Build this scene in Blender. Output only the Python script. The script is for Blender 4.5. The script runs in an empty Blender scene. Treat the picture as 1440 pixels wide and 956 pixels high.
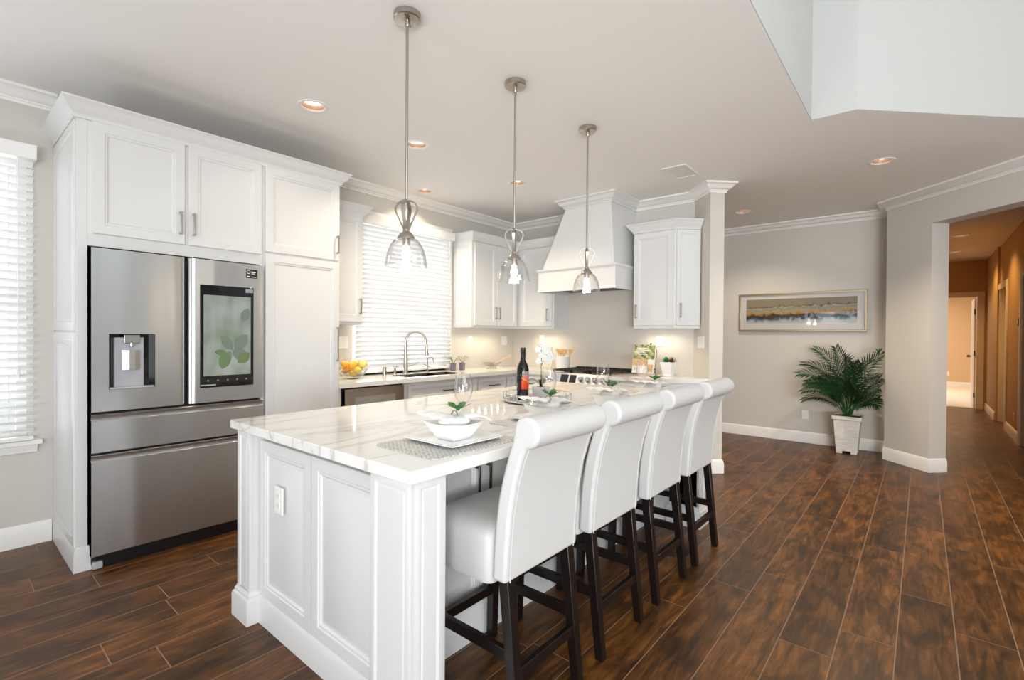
import bpy, bmesh, math, random
from mathutils import Vector, Matrix
random.seed(7)
R = math.radians
C = bpy.context.scene.collection
SC = bpy.context.scene

# ------------------------------------------------------------------ camera, sky, daylight, added fill lamps, exposure
cd = bpy.data.cameras.new('camera'); cam = bpy.data.objects.new('camera', cd); C.objects.link(cam)
cd.sensor_width = 36.0; cd.lens = 688.404 / 1440 * 36.0; cd.clip_start = 0.05; cd.clip_end = 200
rt = Vector((0.6424941, -0.76625391, 0.00750207)); up = Vector((0.00236929, 0.01177649, 0.99992785)); fw = Vector((0.76628697, 0.64242997, -0.0093818))
M = Matrix((rt, up, -fw)).transposed().to_4x4(); M.translation = (0, 0, 1.33)
cam.matrix_world = M
SC.camera = cam

w = bpy.data.worlds.new('sky'); SC.world = w; w.use_nodes = True
bgn = w.node_tree.nodes['Background']; bgn.inputs[0].default_value = (0.86, 0.93, 1.0, 1); bgn.inputs[1].default_value = 1.6

def area(name, loc, direction, sx, sy, power, col=(1, 1, 1), spread=180):
    l = bpy.data.lights.new(name, 'AREA'); l.shape = 'RECTANGLE'; l.size = sx; l.size_y = sy; l.energy = power; l.color = col
    l.spread = R(spread)
    o = bpy.data.objects.new(name, l); C.objects.link(o); o.location = loc
    o.rotation_euler = Vector(direction).to_track_quat('-Z', 'Y').to_euler()
    return o
DAY = (0.89, 0.95, 1.03)
FILL = (0.95, 0.98, 1.0)
# daylight entering the windows and the glass door of the great room behind the camera, plus added fill lamps
area('daylight_patio_door', (-2.55, 2.02, 1.1), (1, 0, 0.15), 1.4, 2.0, 6, DAY)
area('ceiling_fill_patio_door', (-2.5, 2.02, 0.5), (1, 0, 0.75), 1.4, 0.9, 25, FILL, 140)  # added lamp, tilted up to brighten the ceiling
area('daylight_window_west', (-2.55, -2.4, 1.5), (1, 0.25, 0.1), 2.2, 2.0, 30, DAY)
area('ceiling_fill_west', (-2.5, -2.4, 0.9), (1, 0.4, 0.45), 2.2, 0.9, 150, FILL, 130)  # added upward lamp aimed at the ceiling on the right
area('high_fill_west', (-2.55, -1.6, 3.45), (1, 0.35, -0.2), 3.2, 0.8, 62, DAY)  # invented high window: lamp added to light the art wall
area('high_fill_rear', (0.65, -4.5, 3.45), (0.25, 1, -0.15), 5.0, 0.85, 26, DAY)  # unseen clerestory lamp, added to even out light on the right
area('ceiling_fill_rear', (-0.9, -4.5, 1.45), (0.8, 1, 0.5), 2.0, 2.1, 66, FILL, 140)  # added upward fill for the low ceiling
# open sky outside the kitchen window and the left window, seen through their blinds
area('sky_outside_kitchen_window', (3.4, 5.9, 2.2), (0, -1, -0.1), 4.0, 3.2, 150, DAY)
area('sky_outside_left_window', (-0.6, 5.9, 2.0), (0, -1, -0.05), 3.6, 3.2, 125, DAY)
area('far_room_fill', (16.0, 0.6, 2.5), (0, 0, -1), 3.0, 2.0, 90, (1.0, 0.84, 0.66))  # added lamp under the far room ceiling

SC.view_settings.view_transform = 'Standard'; SC.view_settings.look = 'None'
SC.view_settings.gamma = 1.0; SC.view_settings.use_curve_mapping = False
SC.view_settings.exposure = 0.0
cy = SC.cycles
cy.use_denoising = True; cy.max_bounces = 10; cy.diffuse_bounces = 5; cy.glossy_bounces = 5
cy.transmission_bounces = 8; cy.transparent_max_bounces = 24
cy.caustics_reflective = False; cy.caustics_refractive = False
cy.sample_clamp_indirect = 4.0; cy.sample_clamp_direct = 0

# ------------------------------------------------------------------ materials
def lin(c):
    return tuple(((x / 255) / 12.92 if x / 255 <= 0.04045 else ((x / 255 + 0.055) / 1.055) ** 2.4) for x in c) + (1,)
def mat(name, col, rough=0.5, metal=0.0, spec=0.5, bump=None, mottle=0.0, coat=0.0, **kw):
    m = bpy.data.materials.new(name); m.use_nodes = True; nt = m.node_tree; N = nt.nodes; L = nt.links
    p = N['Principled BSDF']; c = lin(col) if max(col) > 1 else tuple(col) + (1,)
    p.inputs['Base Color'].default_value = c; p.inputs['Roughness'].default_value = rough; p.inputs['Metallic'].default_value = metal
    p.inputs['Specular IOR Level'].default_value = spec; p.inputs['Coat Weight'].default_value = coat
    tc = N.new('ShaderNodeTexCoord')
    if mottle:
        n = N.new('ShaderNodeTexNoise'); n.inputs['Scale'].default_value = kw.get('mscale', 6); n.inputs['Detail'].default_value = 4
        L.new(tc.outputs['Object'], n.inputs['Vector'])
        mx = N.new('ShaderNodeMix'); mx.data_type = 'RGBA'; mx.inputs[6].default_value = tuple(v * (1 - mottle) for v in c[:3]) + (1,); mx.inputs[7].default_value = tuple(min(1, v * (1 + mottle)) for v in c[:3]) + (1,)
        L.new(n.outputs[0], mx.inputs[0]); L.new(mx.outputs[2], p.inputs['Base Color'])
    if bump:
        n2 = N.new('ShaderNodeTexNoise'); n2.inputs['Scale'].default_value = bump[0]; n2.inputs['Detail'].default_value = 3
        L.new(tc.outputs['Object'], n2.inputs['Vector'])
        b = N.new('ShaderNodeBump'); b.inputs['Strength'].default_value = bump[1]; b.inputs['Distance'].default_value = 0.002
        L.new(n2.outputs[0], b.inputs['Height']); L.new(b.outputs[0], p.inputs['Normal'])
    return m
def emis(name, col, strength):
    m = mat(name, (255, 255, 255), 0.5); p = m.node_tree.nodes['Principled BSDF']
    p.inputs['Emission Color'].default_value = tuple(col) + (1,); p.inputs['Emission Strength'].default_value = strength
    return m
def glass(name, tint=(1, 1, 1), refl=1.0, rough=0.02, body=0.0):
    # thin clear glass: see-through with a mirror share that grows towards grazing
    m = bpy.data.materials.new(name); m.use_nodes = True; nt = m.node_tree; N = nt.nodes; L = nt.links
    N.remove(N['Principled BSDF']); out = N['Material Output']
    t = N.new('ShaderNodeBsdfTransparent'); t.inputs[0].default_value = tuple(tint) + (1,)
    g = N.new('ShaderNodeBsdfGlossy'); g.inputs['Roughness'].default_value = rough
    lw = N.new('ShaderNodeLayerWeight'); lw.inputs[0].default_value = 0.5
    pw = N.new('ShaderNodeMath'); pw.operation = 'POWER'; pw.inputs[1].default_value = 2.6; L.new(lw.outputs['Facing'], pw.inputs[0])
    ma = N.new('ShaderNodeMath'); ma.operation = 'MULTIPLY_ADD'; ma.inputs[1].default_value = 0.75 * refl; ma.inputs[2].default_value = 0.045 * refl + body
    L.new(pw.outputs[0], ma.inputs[0])
    mx = N.new('ShaderNodeMixShader'); L.new(ma.outputs[0], mx.inputs[0]); L.new(t.outputs[0], mx.inputs[1]); L.new(g.outputs[0], mx.inputs[2])
    L.new(mx.outputs[0], out.inputs[0])
    return m

MT = {}
MT['wall'] = mat('greige_wall_paint', (208, 203, 195), 0.7, bump=(260, 0.15))
MT['wallcool'] = mat('pale_grey_wall_paint', (187, 188, 185), 0.7, bump=(260, 0.15))
MT['hallwall'] = mat('warm_tinted_hall_paint', (196, 168, 128), 0.7)  # same beige as the other walls, warm lamp glow mixed into the colour
MT['ceil'] = mat('ceiling_paint', (243, 241, 238), 0.8, bump=(180, 0.25))
MT['white'] = mat('white_cabinet_lacquer', (220, 220, 219), 0.32)
MT['trim'] = mat('white_trim_paint', (240, 238, 234), 0.4)
MT['fabric'] = mat('white_leatherette', (209, 208, 206), 0.62, spec=0.3, bump=(700, 0.12))
MT['espresso'] = mat('espresso_wood', (22, 15, 14), 0.3, mottle=0.35, mscale=14)
MT['nickel'] = mat('brushed_nickel', (178, 172, 164), 0.28, metal=1.0)
MT['darkpull'] = mat('dark_nickel_pull', (92, 86, 80), 0.3, metal=1.0)
MT['chrome'] = mat('polished_chrome', (225, 225, 226), 0.08, metal=1.0)
MT['black'] = mat('black_plastic', (14, 14, 16), 0.35)
MT['blackgloss'] = mat('black_glass', (10, 10, 12), 0.06)
MT['greyplastic'] = mat('grey_plastic', (172, 173, 178), 0.35)
MT['iron'] = mat('cast_iron', (28, 23, 22), 0.55)
MT['porcelain'] = mat('white_porcelain', (244, 244, 242), 0.12)
MT['linen'] = mat('white_napkin_cloth', (244, 243, 241), 0.8, bump=(420, 0.3))
MT['green'] = mat('bright_green_leaf', (18, 110, 26), 0.45, mottle=0.4, mscale=60)
MT['palm'] = mat('palm_green', (21, 60, 27), 0.45, mottle=0.55, mscale=9)
MT['palmstem'] = mat('palm_stem', (46, 92, 40), 0.5, mottle=0.3)
MT['herb'] = mat('herb_green', (96, 128, 70), 0.55, mottle=0.4, mscale=50)
MT['succ'] = mat('succulent_green', (42, 126, 48), 0.5, mottle=0.4, mscale=40)
MT['succred'] = mat('succulent_purple_brown', (86, 52, 42), 0.5, mottle=0.4, mscale=40)
MT['soil'] = mat('dark_soil', (36, 26, 20), 0.9, mottle=0.4, mscale=80)
MT['lemon'] = mat('lemon_peel', (244, 204, 92), 0.45, mottle=0.1, mscale=30)
MT['orange'] = mat('orange_peel', (244, 172, 64), 0.45, mottle=0.1, mscale=30)
MT['limeg'] = mat('pale_green_citrus_peel', (226, 210, 110), 0.45, mottle=0.1, mscale=30)
MT['wood'] = mat('light_wood_utensil', (214, 168, 112), 0.5, mottle=0.2, mscale=30)
MT['pottyglass'] = mat('smoky_purple_glass', (112, 104, 122), 0.15)
MT['bottle'] = mat('dark_bottle_glass', (10, 10, 12), 0.06)
MT['lab_or'] = mat('orange_label', (236, 78, 24), 0.5)
MT['lab_pk'] = mat('salmon_label', (216, 124, 110), 0.5)
MT['lab_gr'] = mat('grey_label', (150, 148, 152), 0.5)
MT['lab_ye'] = mat('yellow_label_band', (250, 190, 90), 0.5)
MT['lab_wh'] = mat('white_label', (240, 236, 232), 0.5)
MT['petal'] = mat('white_petal', (212, 214, 211), 0.6)
MT['cream'] = mat('cream_ceramic', (238, 230, 212), 0.3)
MT['frame'] = mat('champagne_frame', (198, 182, 152), 0.3, metal=0.75)
MT['matboard'] = mat('art_mat_board', (226, 222, 216), 0.8)
MT['baffle'] = mat('copper_baffle', (128, 96, 76), 0.4, metal=0.5)
MT['carpet'] = mat('white_carpet', (238, 230, 220), 0.95, bump=(300, 0.6))
MT['patio'] = mat('pale_patio_concrete', (200, 196, 190), 0.8, mottle=0.1)
MT['hedge'] = mat('outdoor_hedge', (70, 104, 56), 0.8, mottle=0.6, mscale=5)
MT['canvas_white'] = mat('white_canvas', (240, 236, 232), 0.8)
MT['canvas_red'] = mat('red_canvas', (200, 70, 60), 0.8)
MT['bulb'] = emis('warm_bulb', (1.0, 0.80, 0.55), 6)
MT['lens'] = emis('downlight_lens', (1.0, 0.9, 0.74), 7)
MT['led'] = emis('under_cabinet_led', (1.0, 0.9, 0.74), 60)
MT['glass'] = glass('clear_glass')
MT['shade'] = glass('clear_shade_glass', refl=1.1, body=0.05)
MT['pane'] = glass('window_glass', refl=0.5)
MT['artglass'] = glass('picture_glass', refl=1.4)
MT['bowlglass'] = glass('bowl_glass', tint=(0.97, 0.99, 0.97), refl=1.0)
MT['dampdark'] = mat('dark_vent_inside', (70, 68, 64), 0.8)

def steel(name, col, rough):
    m = mat(name, col, rough, metal=1.0); nt = m.node_tree; N = nt.nodes; L = nt.links; p = N['Principled BSDF']
    p.inputs['Anisotropic'].default_value = 0.8; p.inputs['Anisotropic Rotation'].default_value = 0.25
    tg = N.new('ShaderNodeTangent'); tg.direction_type = 'UV_MAP'; L.new(tg.outputs[0], p.inputs['Tangent'])
    tc = N.new('ShaderNodeTexCoord'); mp = N.new('ShaderNodeMapping'); mp.inputs['Scale'].default_value = (1.7, 1.7, 0.12)
    L.new(tc.outputs['Object'], mp.inputs[0])
    n = N.new('ShaderNodeTexNoise'); n.inputs['Scale'].default_value = 3.0; n.inputs['Detail'].default_value = 1; L.new(mp.outputs[0], n.inputs['Vector'])
    b = N.new('ShaderNodeBump'); b.inputs['Strength'].default_value = 0.6; b.inputs['Distance'].default_value = 0.02
    L.new(n.outputs[0], b.inputs['Height']); L.new(b.outputs[0], p.inputs['Normal'])
    return m
MT['steel'] = steel('brushed_stainless', (200, 201, 202), 0.3)
MT['steelwarm'] = steel('brushed_stainless_dark', (176, 168, 158), 0.3)

def quartz():
    m = mat('white_veined_quartz', (236, 234, 230), 0.07, spec=0.55); nt = m.node_tree; N = nt.nodes; L = nt.links; p = N['Principled BSDF']
    tc = N.new('ShaderNodeTexCoord'); mp = N.new('ShaderNodeMapping'); mp.inputs['Rotation'].default_value = (0.3, 0.2, 0.62); mp.inputs['Scale'].default_value = (0.55, 2.3, 1.2)
    L.new(tc.outputs['Object'], mp.inputs[0])
    n = N.new('ShaderNodeTexNoise'); n.inputs['Scale'].default_value = 0.9; n.inputs['Detail'].default_value = 5; n.inputs['Distortion'].default_value = 0.7
    L.new(mp.outputs[0], n.inputs['Vector'])
    r = N.new('ShaderNodeValToRGB'); e = r.color_ramp.elements
    e[0].position = 0.40; e[0].color = lin((237, 236, 233)); e[1].position = 0.60; e[1].color = lin((238, 236, 232))
    for pos, c in ((0.483, (235, 233, 230)), (0.497, (206, 202, 196)), (0.507, (232, 230, 225))):
        k = e.new(pos); k.color = lin(c)
    L.new(n.outputs[0], r.inputs[0]); L.new(r.outputs[0], p.inputs['Base Color'])
    return m
MT['quartz'] = quartz()

def floorwood():
    m = mat('dark_wood_plank', (90, 55, 30), 0.3, spec=0.36); nt = m.node_tree; N = nt.nodes; L = nt.links; p = N['Principled BSDF']
    at = N.new('ShaderNodeAttribute'); at.attribute_name = 'plank'; at.attribute_type = 'GEOMETRY'
    tc = N.new('ShaderNodeTexCoord'); ad = N.new('ShaderNodeVectorMath'); ad.operation = 'MULTIPLY_ADD'
    L.new(at.outputs['Vector'], ad.inputs[0]); ad.inputs[1].default_value = (40, 40, 40); L.new(tc.outputs['Object'], ad.inputs[2])
    mp = N.new('ShaderNodeMapping'); mp.inputs['Scale'].default_value = (1.6, 11, 1); L.new(ad.outputs[0], mp.inputs[0])
    n1 = N.new('ShaderNodeTexNoise'); n1.inputs['Scale'].default_value = 2.2; n1.inputs['Detail'].default_value = 8; n1.inputs['Roughness'].default_value = 0.62; n1.inputs['Distortion'].default_value = 1.3
    L.new(mp.outputs[0], n1.inputs['Vector'])
    mp2 = N.new('ShaderNodeMapping'); mp2.inputs['Scale'].default_value = (2.2, 5, 1); L.new(ad.outputs[0], mp2.inputs[0])
    n2 = N.new('ShaderNodeTexNoise'); n2.inputs['Scale'].default_value = 1.7; n2.inputs['Detail'].default_value = 4; n2.inputs['Distortion'].default_value = 0.6
    L.new(mp2.outputs[0], n2.inputs['Vector'])
    r1 = N.new('ShaderNodeValToRGB'); e = r1.color_ramp.elements
    e[0].position = 0.30; e[0].color = lin((52, 32, 13)); e[1].position = 0.72; e[1].color = lin((146, 92, 38))
    k = e.new(0.5); k.color = lin((104, 64, 25))
    L.new(n1.outputs[0], r1.inputs[0])
    r2 = N.new('ShaderNodeValToRGB'); e = r2.color_ramp.elements
    e[0].position = 0.36; e[0].color = (0.27, 0.28, 0.26, 1); e[1].position = 0.58; e[1].color = (1, 1, 1, 1)
    L.new(n2.outputs[0], r2.inputs[0])
    mx = N.new('ShaderNodeMix'); mx.data_type = 'RGBA'; mx.blend_type = 'MULTIPLY'; mx.inputs[0].default_value = 0.85
    L.new(r1.outputs[0], mx.inputs[6]); L.new(r2.outputs[0], mx.inputs[7])
    sp = N.new('ShaderNodeSeparateXYZ'); L.new(at.outputs['Vector'], sp.inputs[0])
    mr = N.new('ShaderNodeMapRange'); mr.inputs[3].default_value = 0.72; mr.inputs[4].default_value = 1.12; L.new(sp.outputs[2], mr.inputs[0])
    hs = N.new('ShaderNodeHueSaturation'); hs.inputs['Saturation'].default_value = 1.0; L.new(mr.outputs[0], hs.inputs['Value']); L.new(mx.outputs[2], hs.inputs['Color'])
    L.new(hs.outputs[0], p.inputs['Base Color'])
    rr = N.new('ShaderNodeMapRange'); rr.inputs[3].default_value = 0.30; rr.inputs[4].default_value = 0.46; L.new(n1.outputs[0], rr.inputs[0]); L.new(rr.outputs[0], p.inputs['Roughness'])
    b = N.new('ShaderNodeBump'); b.inputs['Strength'].default_value = 0.25; b.inputs['Distance'].default_value = 0.003; L.new(n1.outputs[0], b.inputs['Height']); L.new(b.outputs[0], p.inputs['Normal'])
    return m
MT['floor'] = floorwood()
MT['grout'] = mat('beige_grout', (150, 122, 100), 0.8)

def placematmat():
    m = mat('grey_woven_placemat', (190, 190, 186), 0.6); nt = m.node_tree; N = nt.nodes; L = nt.links; p = N['Principled BSDF']
    tc = N.new('ShaderNodeTexCoord'); mp = N.new('ShaderNodeMapping'); mp.inputs['Rotation'].default_value = (0, 0, 0.6); L.new(tc.outputs['Object'], mp.inputs[0])
    v = N.new('ShaderNodeTexVoronoi'); v.inputs['Scale'].default_value = 72; v.distance = 'CHEBYCHEV'; v.inputs['Randomness'].default_value = 0.35; L.new(mp.outputs[0], v.inputs['Vector'])
    r = N.new('ShaderNodeValToRGB'); e = r.color_ramp.elements; e[0].position = 0.15; e[0].color = lin((226, 225, 220)); e[1].position = 0.6; e[1].color = lin((158, 158, 155))
    L.new(v.outputs['Distance'], r.inputs[0]); L.new(r.outputs[0], p.inputs['Base Color'])
    b = N.new('ShaderNodeBump'); b.inputs['Strength'].default_value = 0.4; b.inputs['Distance'].default_value = 0.001; b.invert = True; L.new(v.outputs['Distance'], b.inputs['Height']); L.new(b.outputs[0], p.inputs['Normal'])
    return m
MT['placemat'] = placematmat()

def blindmat():
    m = mat('white_blind_slat', (244, 244, 242), 0.5); nt = m.node_tree; N = nt.nodes; L = nt.links; p = N['Principled BSDF']; out = N['Material Output']
    t = N.new('ShaderNodeBsdfTranslucent'); t.inputs[0].default_value = (0.95, 0.95, 0.94, 1)
    mx = N.new('ShaderNodeMixShader'); mx.inputs[0].default_value = 0.2; L.new(p.outputs[0], mx.inputs[1]); L.new(t.outputs[0], mx.inputs[2]); L.new(mx.outputs[0], out.inputs[0])
    return m
MT['slat'] = blindmat()

def artmat():
    # wide abstract coast: pale sky with gold, a black ridge, blue water (object x = along, z = up, both from -0.5 to 0.5 via generated)
    m = mat('abstract_art_print', (200, 200, 200), 0.7); nt = m.node_tree; N = nt.nodes; L = nt.links; p = N['Principled BSDF']
    tc = N.new('ShaderNodeTexCoord'); sp = N.new('ShaderNodeSeparateXYZ'); L.new(tc.outputs['Generated'], sp.inputs[0])
    mp = N.new('ShaderNodeMapping'); mp.inputs['Scale'].default_value = (1, 9, 2.4); L.new(tc.outputs['Generated'], mp.inputs[0])
    n = N.new('ShaderNodeTexNoise'); n.inputs['Scale'].default_value = 1.6; n.inputs['Detail'].default_value = 8; n.inputs['Distortion'].default_value = 1.0; L.new(mp.outputs[0], n.inputs['Vector'])
    a = N.new('ShaderNodeMath'); a.operation = 'MULTIPLY_ADD'; a.inputs[1].default_value = 0.42; L.new(n.outputs[0], a.inputs[0]); L.new(sp.outputs[2], a.inputs[2])
    s = N.new('ShaderNodeMath'); s.operation = 'MULTIPLY_ADD'; s.inputs[1].default_value = 0.10; L.new(sp.outputs[1], s.inputs[0]); L.new(a.outputs[0], s.inputs[2])
    r = N.new('ShaderNodeValToRGB'); e = r.color_ramp.elements
    e[0].position = 0.34; e[0].color = lin((200, 198, 192)); e[1].position = 1.0; e[1].color = lin((150, 136, 112))
    for pos, c in ((0.41, (150, 164, 172)), (0.46, (74, 104, 130)), (0.50, (40, 50, 58)), (0.53, (20, 15, 10)), (0.62, (38, 27, 14)), (0.645, (150, 106, 40)), (0.71, (194, 146, 66)), (0.77, (170, 160, 138)), (0.85, (140, 138, 128)), (0.91, (190, 178, 152)), (0.955, (96, 80, 60))):
        k = e.new(pos); k.color = lin(c)
    L.new(s.outputs[0], r.inputs[0]); L.new(r.outputs[0], p.inputs['Base Color'])
    return m
MT['art'] = artmat()

def screenmat():
    m = mat('fridge_screen_picture', (200, 206, 196), 0.15); nt = m.node_tree; N = nt.nodes; L = nt.links; p = N['Principled BSDF']
    tc = N.new('ShaderNodeTexCoord'); n = N.new('ShaderNodeTexNoise'); n.inputs['Scale'].default_value = 3.2; n.inputs['Detail'].default_value = 1; L.new(tc.outputs['Generated'], n.inputs['Vector'])
    r = N.new('ShaderNodeValToRGB'); e = r.color_ramp.elements; e[0].position = 0.3; e[0].color = lin((150, 166, 140)); e[1].position = 0.7; e[1].color = lin((196, 202, 196))
    L.new(n.outputs[0], r.inputs[0]); L.new(r.outputs[0], p.inputs['Emission Color']); p.inputs['Emission Strength'].default_value = 0.6
    p.inputs['Base Color'].default_value = (0.02, 0.02, 0.02, 1)
    return m
MT['screen'] = screenmat()
def emitcol(name, col, st):
    m = mat(name, (10, 10, 10), 0.15); p = m.node_tree.nodes['Principled BSDF']; p.inputs['Emission Color'].default_value = lin(col); p.inputs['Emission Strength'].default_value = st
    return m
MT['scrleaf'] = emitcol('screen_leaf_green', (136, 164, 110), 0.55)
MT['scrleaf2'] = emitcol('screen_leaf_grey_green', (150, 168, 150), 0.55)
MT['scricon'] = emitcol('screen_icon_white', (200, 204, 206), 0.6)

def potmat():
    m = mat('whitewashed_pot', (226, 220, 208), 0.7); nt = m.node_tree; N = nt.nodes; L = nt.links; p = N['Principled BSDF']
    tc = N.new('ShaderNodeTexCoord'); mp = N.new('ShaderNodeMapping'); mp.inputs['Scale'].default_value = (4, 4, 26); L.new(tc.outputs['Object'], mp.inputs[0])
    n = N.new('ShaderNodeTexNoise'); n.inputs['Scale'].default_value = 2; n.inputs['Detail'].default_value = 5; L.new(mp.outputs[0], n.inputs['Vector'])
    r = N.new('ShaderNodeValToRGB'); e = r.color_ramp.elements; e[0].position = 0.35; e[0].color = lin((212, 205, 193)); e[1].position = 0.58; e[1].color = lin((228, 223, 213))
    L.new(n.outputs[0], r.inputs[0]); L.new(r.outputs[0], p.inputs['Base Color'])
    return m
MT['pot'] = potmat()
def covermat():
    m = mat('cookbook_cover_picture', (200, 200, 200), 0.4); nt = m.node_tree; N = nt.nodes; L = nt.links; p = N['Principled BSDF']
    tc = N.new('ShaderNodeTexCoord'); n = N.new('ShaderNodeTexNoise'); n.inputs['Scale'].default_value = 26; n.inputs['Detail'].default_value = 3; L.new(tc.outputs['Object'], n.inputs['Vector'])
    r = N.new('ShaderNodeValToRGB'); e = r.color_ramp.elements; e[0].position = 0.3; e[0].color = lin((64, 78, 50)); e[1].position = 0.72; e[1].color = lin((226, 226, 196))
    k = e.new(0.48); k.color = lin((150, 164, 104)); k = e.new(0.6); k.color = lin((196, 186, 150))
    L.new(n.outputs[0], r.inputs[0]); L.new(r.outputs[0], p.inputs['Base Color'])
    return m
MT['cover'] = covermat()
MT['coverfood'] = mat('cookbook_food_picture', (222, 176, 128), 0.4, mottle=0.5, mscale=40)

# ------------------------------------------------------------------ mesh helpers
ORG = {}
class MB:
    def __init__(s): s.bm = bmesh.new()
    def face(s, pts):
        vs = [s.bm.verts.new(Vector(p)) for p in pts]
        try: return s.bm.faces.new(vs)
        except ValueError: return None
    def box(s, x0, x1, y0, y1, z0, z1, M=None):
        v = [Vector(p) for p in ((x0, y0, z0), (x1, y0, z0), (x1, y1, z0), (x0, y1, z0), (x0, y0, z1), (x1, y0, z1), (x1, y1, z1), (x0, y1, z1))]
        if M: v = [M @ p for p in v]
        b = [s.bm.verts.new(p) for p in v]
        for f in ((0, 3, 2, 1), (4, 5, 6, 7), (0, 1, 5, 4), (1, 2, 6, 5), (2, 3, 7, 6), (3, 0, 4, 7)): s.bm.faces.new([b[i] for i in f])
        return s
    def loft(s, rings, closed=True, caps=True):
        rv = [[s.bm.verts.new(Vector(p)) for p in r] for r in rings]; n = len(rv[0])
        for a, b in zip(rv[:-1], rv[1:]):
            for i in range(n if closed else n - 1):
                j = (i + 1) % n
                s.bm.faces.new((a[i], a[j], b[j], b[i]))
        if caps:
            s.bm.faces.new(rv[0][::-1]); s.bm.faces.new(rv[-1])
        return s
    def prism(s, poly, z0, z1):
        return s.loft([[(x, y, z0) for x, y in poly], [(x, y, z1) for x, y in poly]])
    def extr(s, poly, M, d):          # polygon in the (u,v) plane of M, pushed along its third axis
        return s.loft([[M @ Vector((u, v, 0)) for u, v in poly], [M @ Vector((u, v, d)) for u, v in poly]])
    def panel(s, M, wd, ht, rings):
        rr = [[M @ Vector((i, i, d)), M @ Vector((wd - i, i, d)), M @ Vector((wd - i, ht - i, d)), M @ Vector((i, ht - i, d))] for i, d in rings]
        return s.loft(rr)
    def tube(s, pts, r, n=10, closed=False, caps=True, flat=None):
        pts = [Vector(p) for p in pts]; rs = r if isinstance(r, (list, tuple)) else [r] * len(pts)
        rings = []; prev = None
        for i, p in enumerate(pts):
            a = pts[(i - 1) % len(pts)] if (closed or i > 0) else p; b = pts[(i + 1) % len(pts)] if (closed or i < len(pts) - 1) else p
            t = (b - a).normalized()
            if prev is None:
                u = Vector((0, 0, 1)) if abs(t.z) < 0.9 else Vector((1, 0, 0)); u = (u - t * u.dot(t)).normalized()
            else:
                u = (prev - t * prev.dot(t)).normalized()
            prev = u; v = t.cross(u); k = flat if flat else 1
            rings.append([p + (u * math.cos(2 * math.pi * j / n) + v * math.sin(2 * math.pi * j / n) * k) * rs[i] for j in range(n)])
        if closed: rings.append(rings[0])
        return s.loft(rings, True, caps and not closed)
    def cyl(s, p0, p1, r0, r1=None, n=20): return s.tube([p0, p1], [r0, r0 if r1 is None else r1], n)
    def lathe(s, prof, c=(0, 0, 0), n=28, caps=False, a0=0, a1=2 * math.pi):
        full = abs(a1 - a0 - 2 * math.pi) < 1e-6; k = n if full else n + 1
        rings = []
        for r, z in prof:
            rings.append([(c[0] + max(r, 1e-5) * math.cos(a0 + (a1 - a0) * i / n), c[1] + max(r, 1e-5) * math.sin(a0 + (a1 - a0) * i / n), c[2] + z) for i in range(k)])
        return s.loft(rings, full, caps)
    def sphere(s, c, r, sc=(1, 1, 1), n=14, M=None):
        st = len(s.bm.verts)
        ret = bmesh.ops.create_uvsphere(s.bm, u_segments=n, v_segments=max(6, n // 2 + 2), radius=r)
        for v in ret['verts']:
            p = Vector((v.co.x * sc[0], v.co.y * sc[1], v.co.z * sc[2]))
            if M: p = M @ p
            v.co = p + Vector(c)
        return s
    def sweep(s, path, prof, side=1, closed=False):
        # prof: (d, z): d out from the wall on the given side of the path (1 = left of travel)
        P = [Vector((p[0], p[1])) for p in path]; n = len(P); offs = []
        for i in range(n):
            dirs = []
            if i > 0 or closed: dirs.append((P[i] - P[i - 1]).normalized())
            if i < n - 1 or closed: dirs.append((P[(i + 1) % n] - P[i]).normalized())
            ns = [Vector((-d.y, d.x)) * side for d in dirs]
            m = sum(ns, Vector((0, 0))).normalized(); m = m / max(0.2, m.dot(ns[0])); offs.append(m)
        rings = [[(P[i].x + offs[i].x * d, P[i].y + offs[i].y * d, z) for d, z in prof] for i in range(n)]
        if closed: rings.append(rings[0])
        return s.loft(rings, True, not closed)
    def build(s, name, m, parent=None, loc=None, smooth=35, bevel=None, uv=None, seg=2):
        bm = s.bm
        bmesh.ops.remove_doubles(bm, verts=bm.verts, dist=1e-6)
        bmesh.ops.recalc_face_normals(bm, faces=bm.faces)
        o0 = ORG.get(parent.name, Vector((0, 0, 0))) if parent else (Vector(loc) if loc else Vector((0, 0, 0)))
        if o0.length: bmesh.ops.translate(bm, verts=bm.verts, vec=-o0)
        me = bpy.data.meshes.new(name); bm.to_mesh(me); bm.free()
        if uv:
            l = me.uv_layers.new(name='uv'); ax = {'x': 0, 'y': 1, 'z': 2}
            for lp in me.loops:
                c = me.vertices[lp.vertex_index].co; l.data[lp.index].uv = (c[ax[uv[0]]], c[ax[uv[1]]])
        me.materials.append(MT[m] if isinstance(m, str) else m)
        if smooth:
            me.shade_smooth(); me.set_sharp_from_angle(angle=R(smooth))
        o = bpy.data.objects.new(name, me); C.objects.link(o)
        if parent: o.parent = parent
        else: o.location = o0
        ORG[o.name] = o0
        if bevel:
            b = o.modifiers.new('bevel', 'BEVEL'); b.width = bevel; b.segments = seg; b.limit_method = 'ANGLE'; b.angle_limit = R(40); b.harden_normals = False
        return o
def tag(o, label, cat, group=None):
    o['label'] = label; o['category'] = cat
    if group: o['group'] = group
    return o
def thing(name, label, cat, loc=(0, 0, 0), group=None):
    o = bpy.data.objects.new(name, None); C.objects.link(o); o.location = loc; o.empty_display_size = 0.1; ORG[o.name] = Vector(loc)
    return tag(o, label, cat, group)
def struct(mb, name, m, **k):
    o = mb.build(name, m, **k)
    if not k.get('parent'): o['kind'] = 'structure'
    return o
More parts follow.
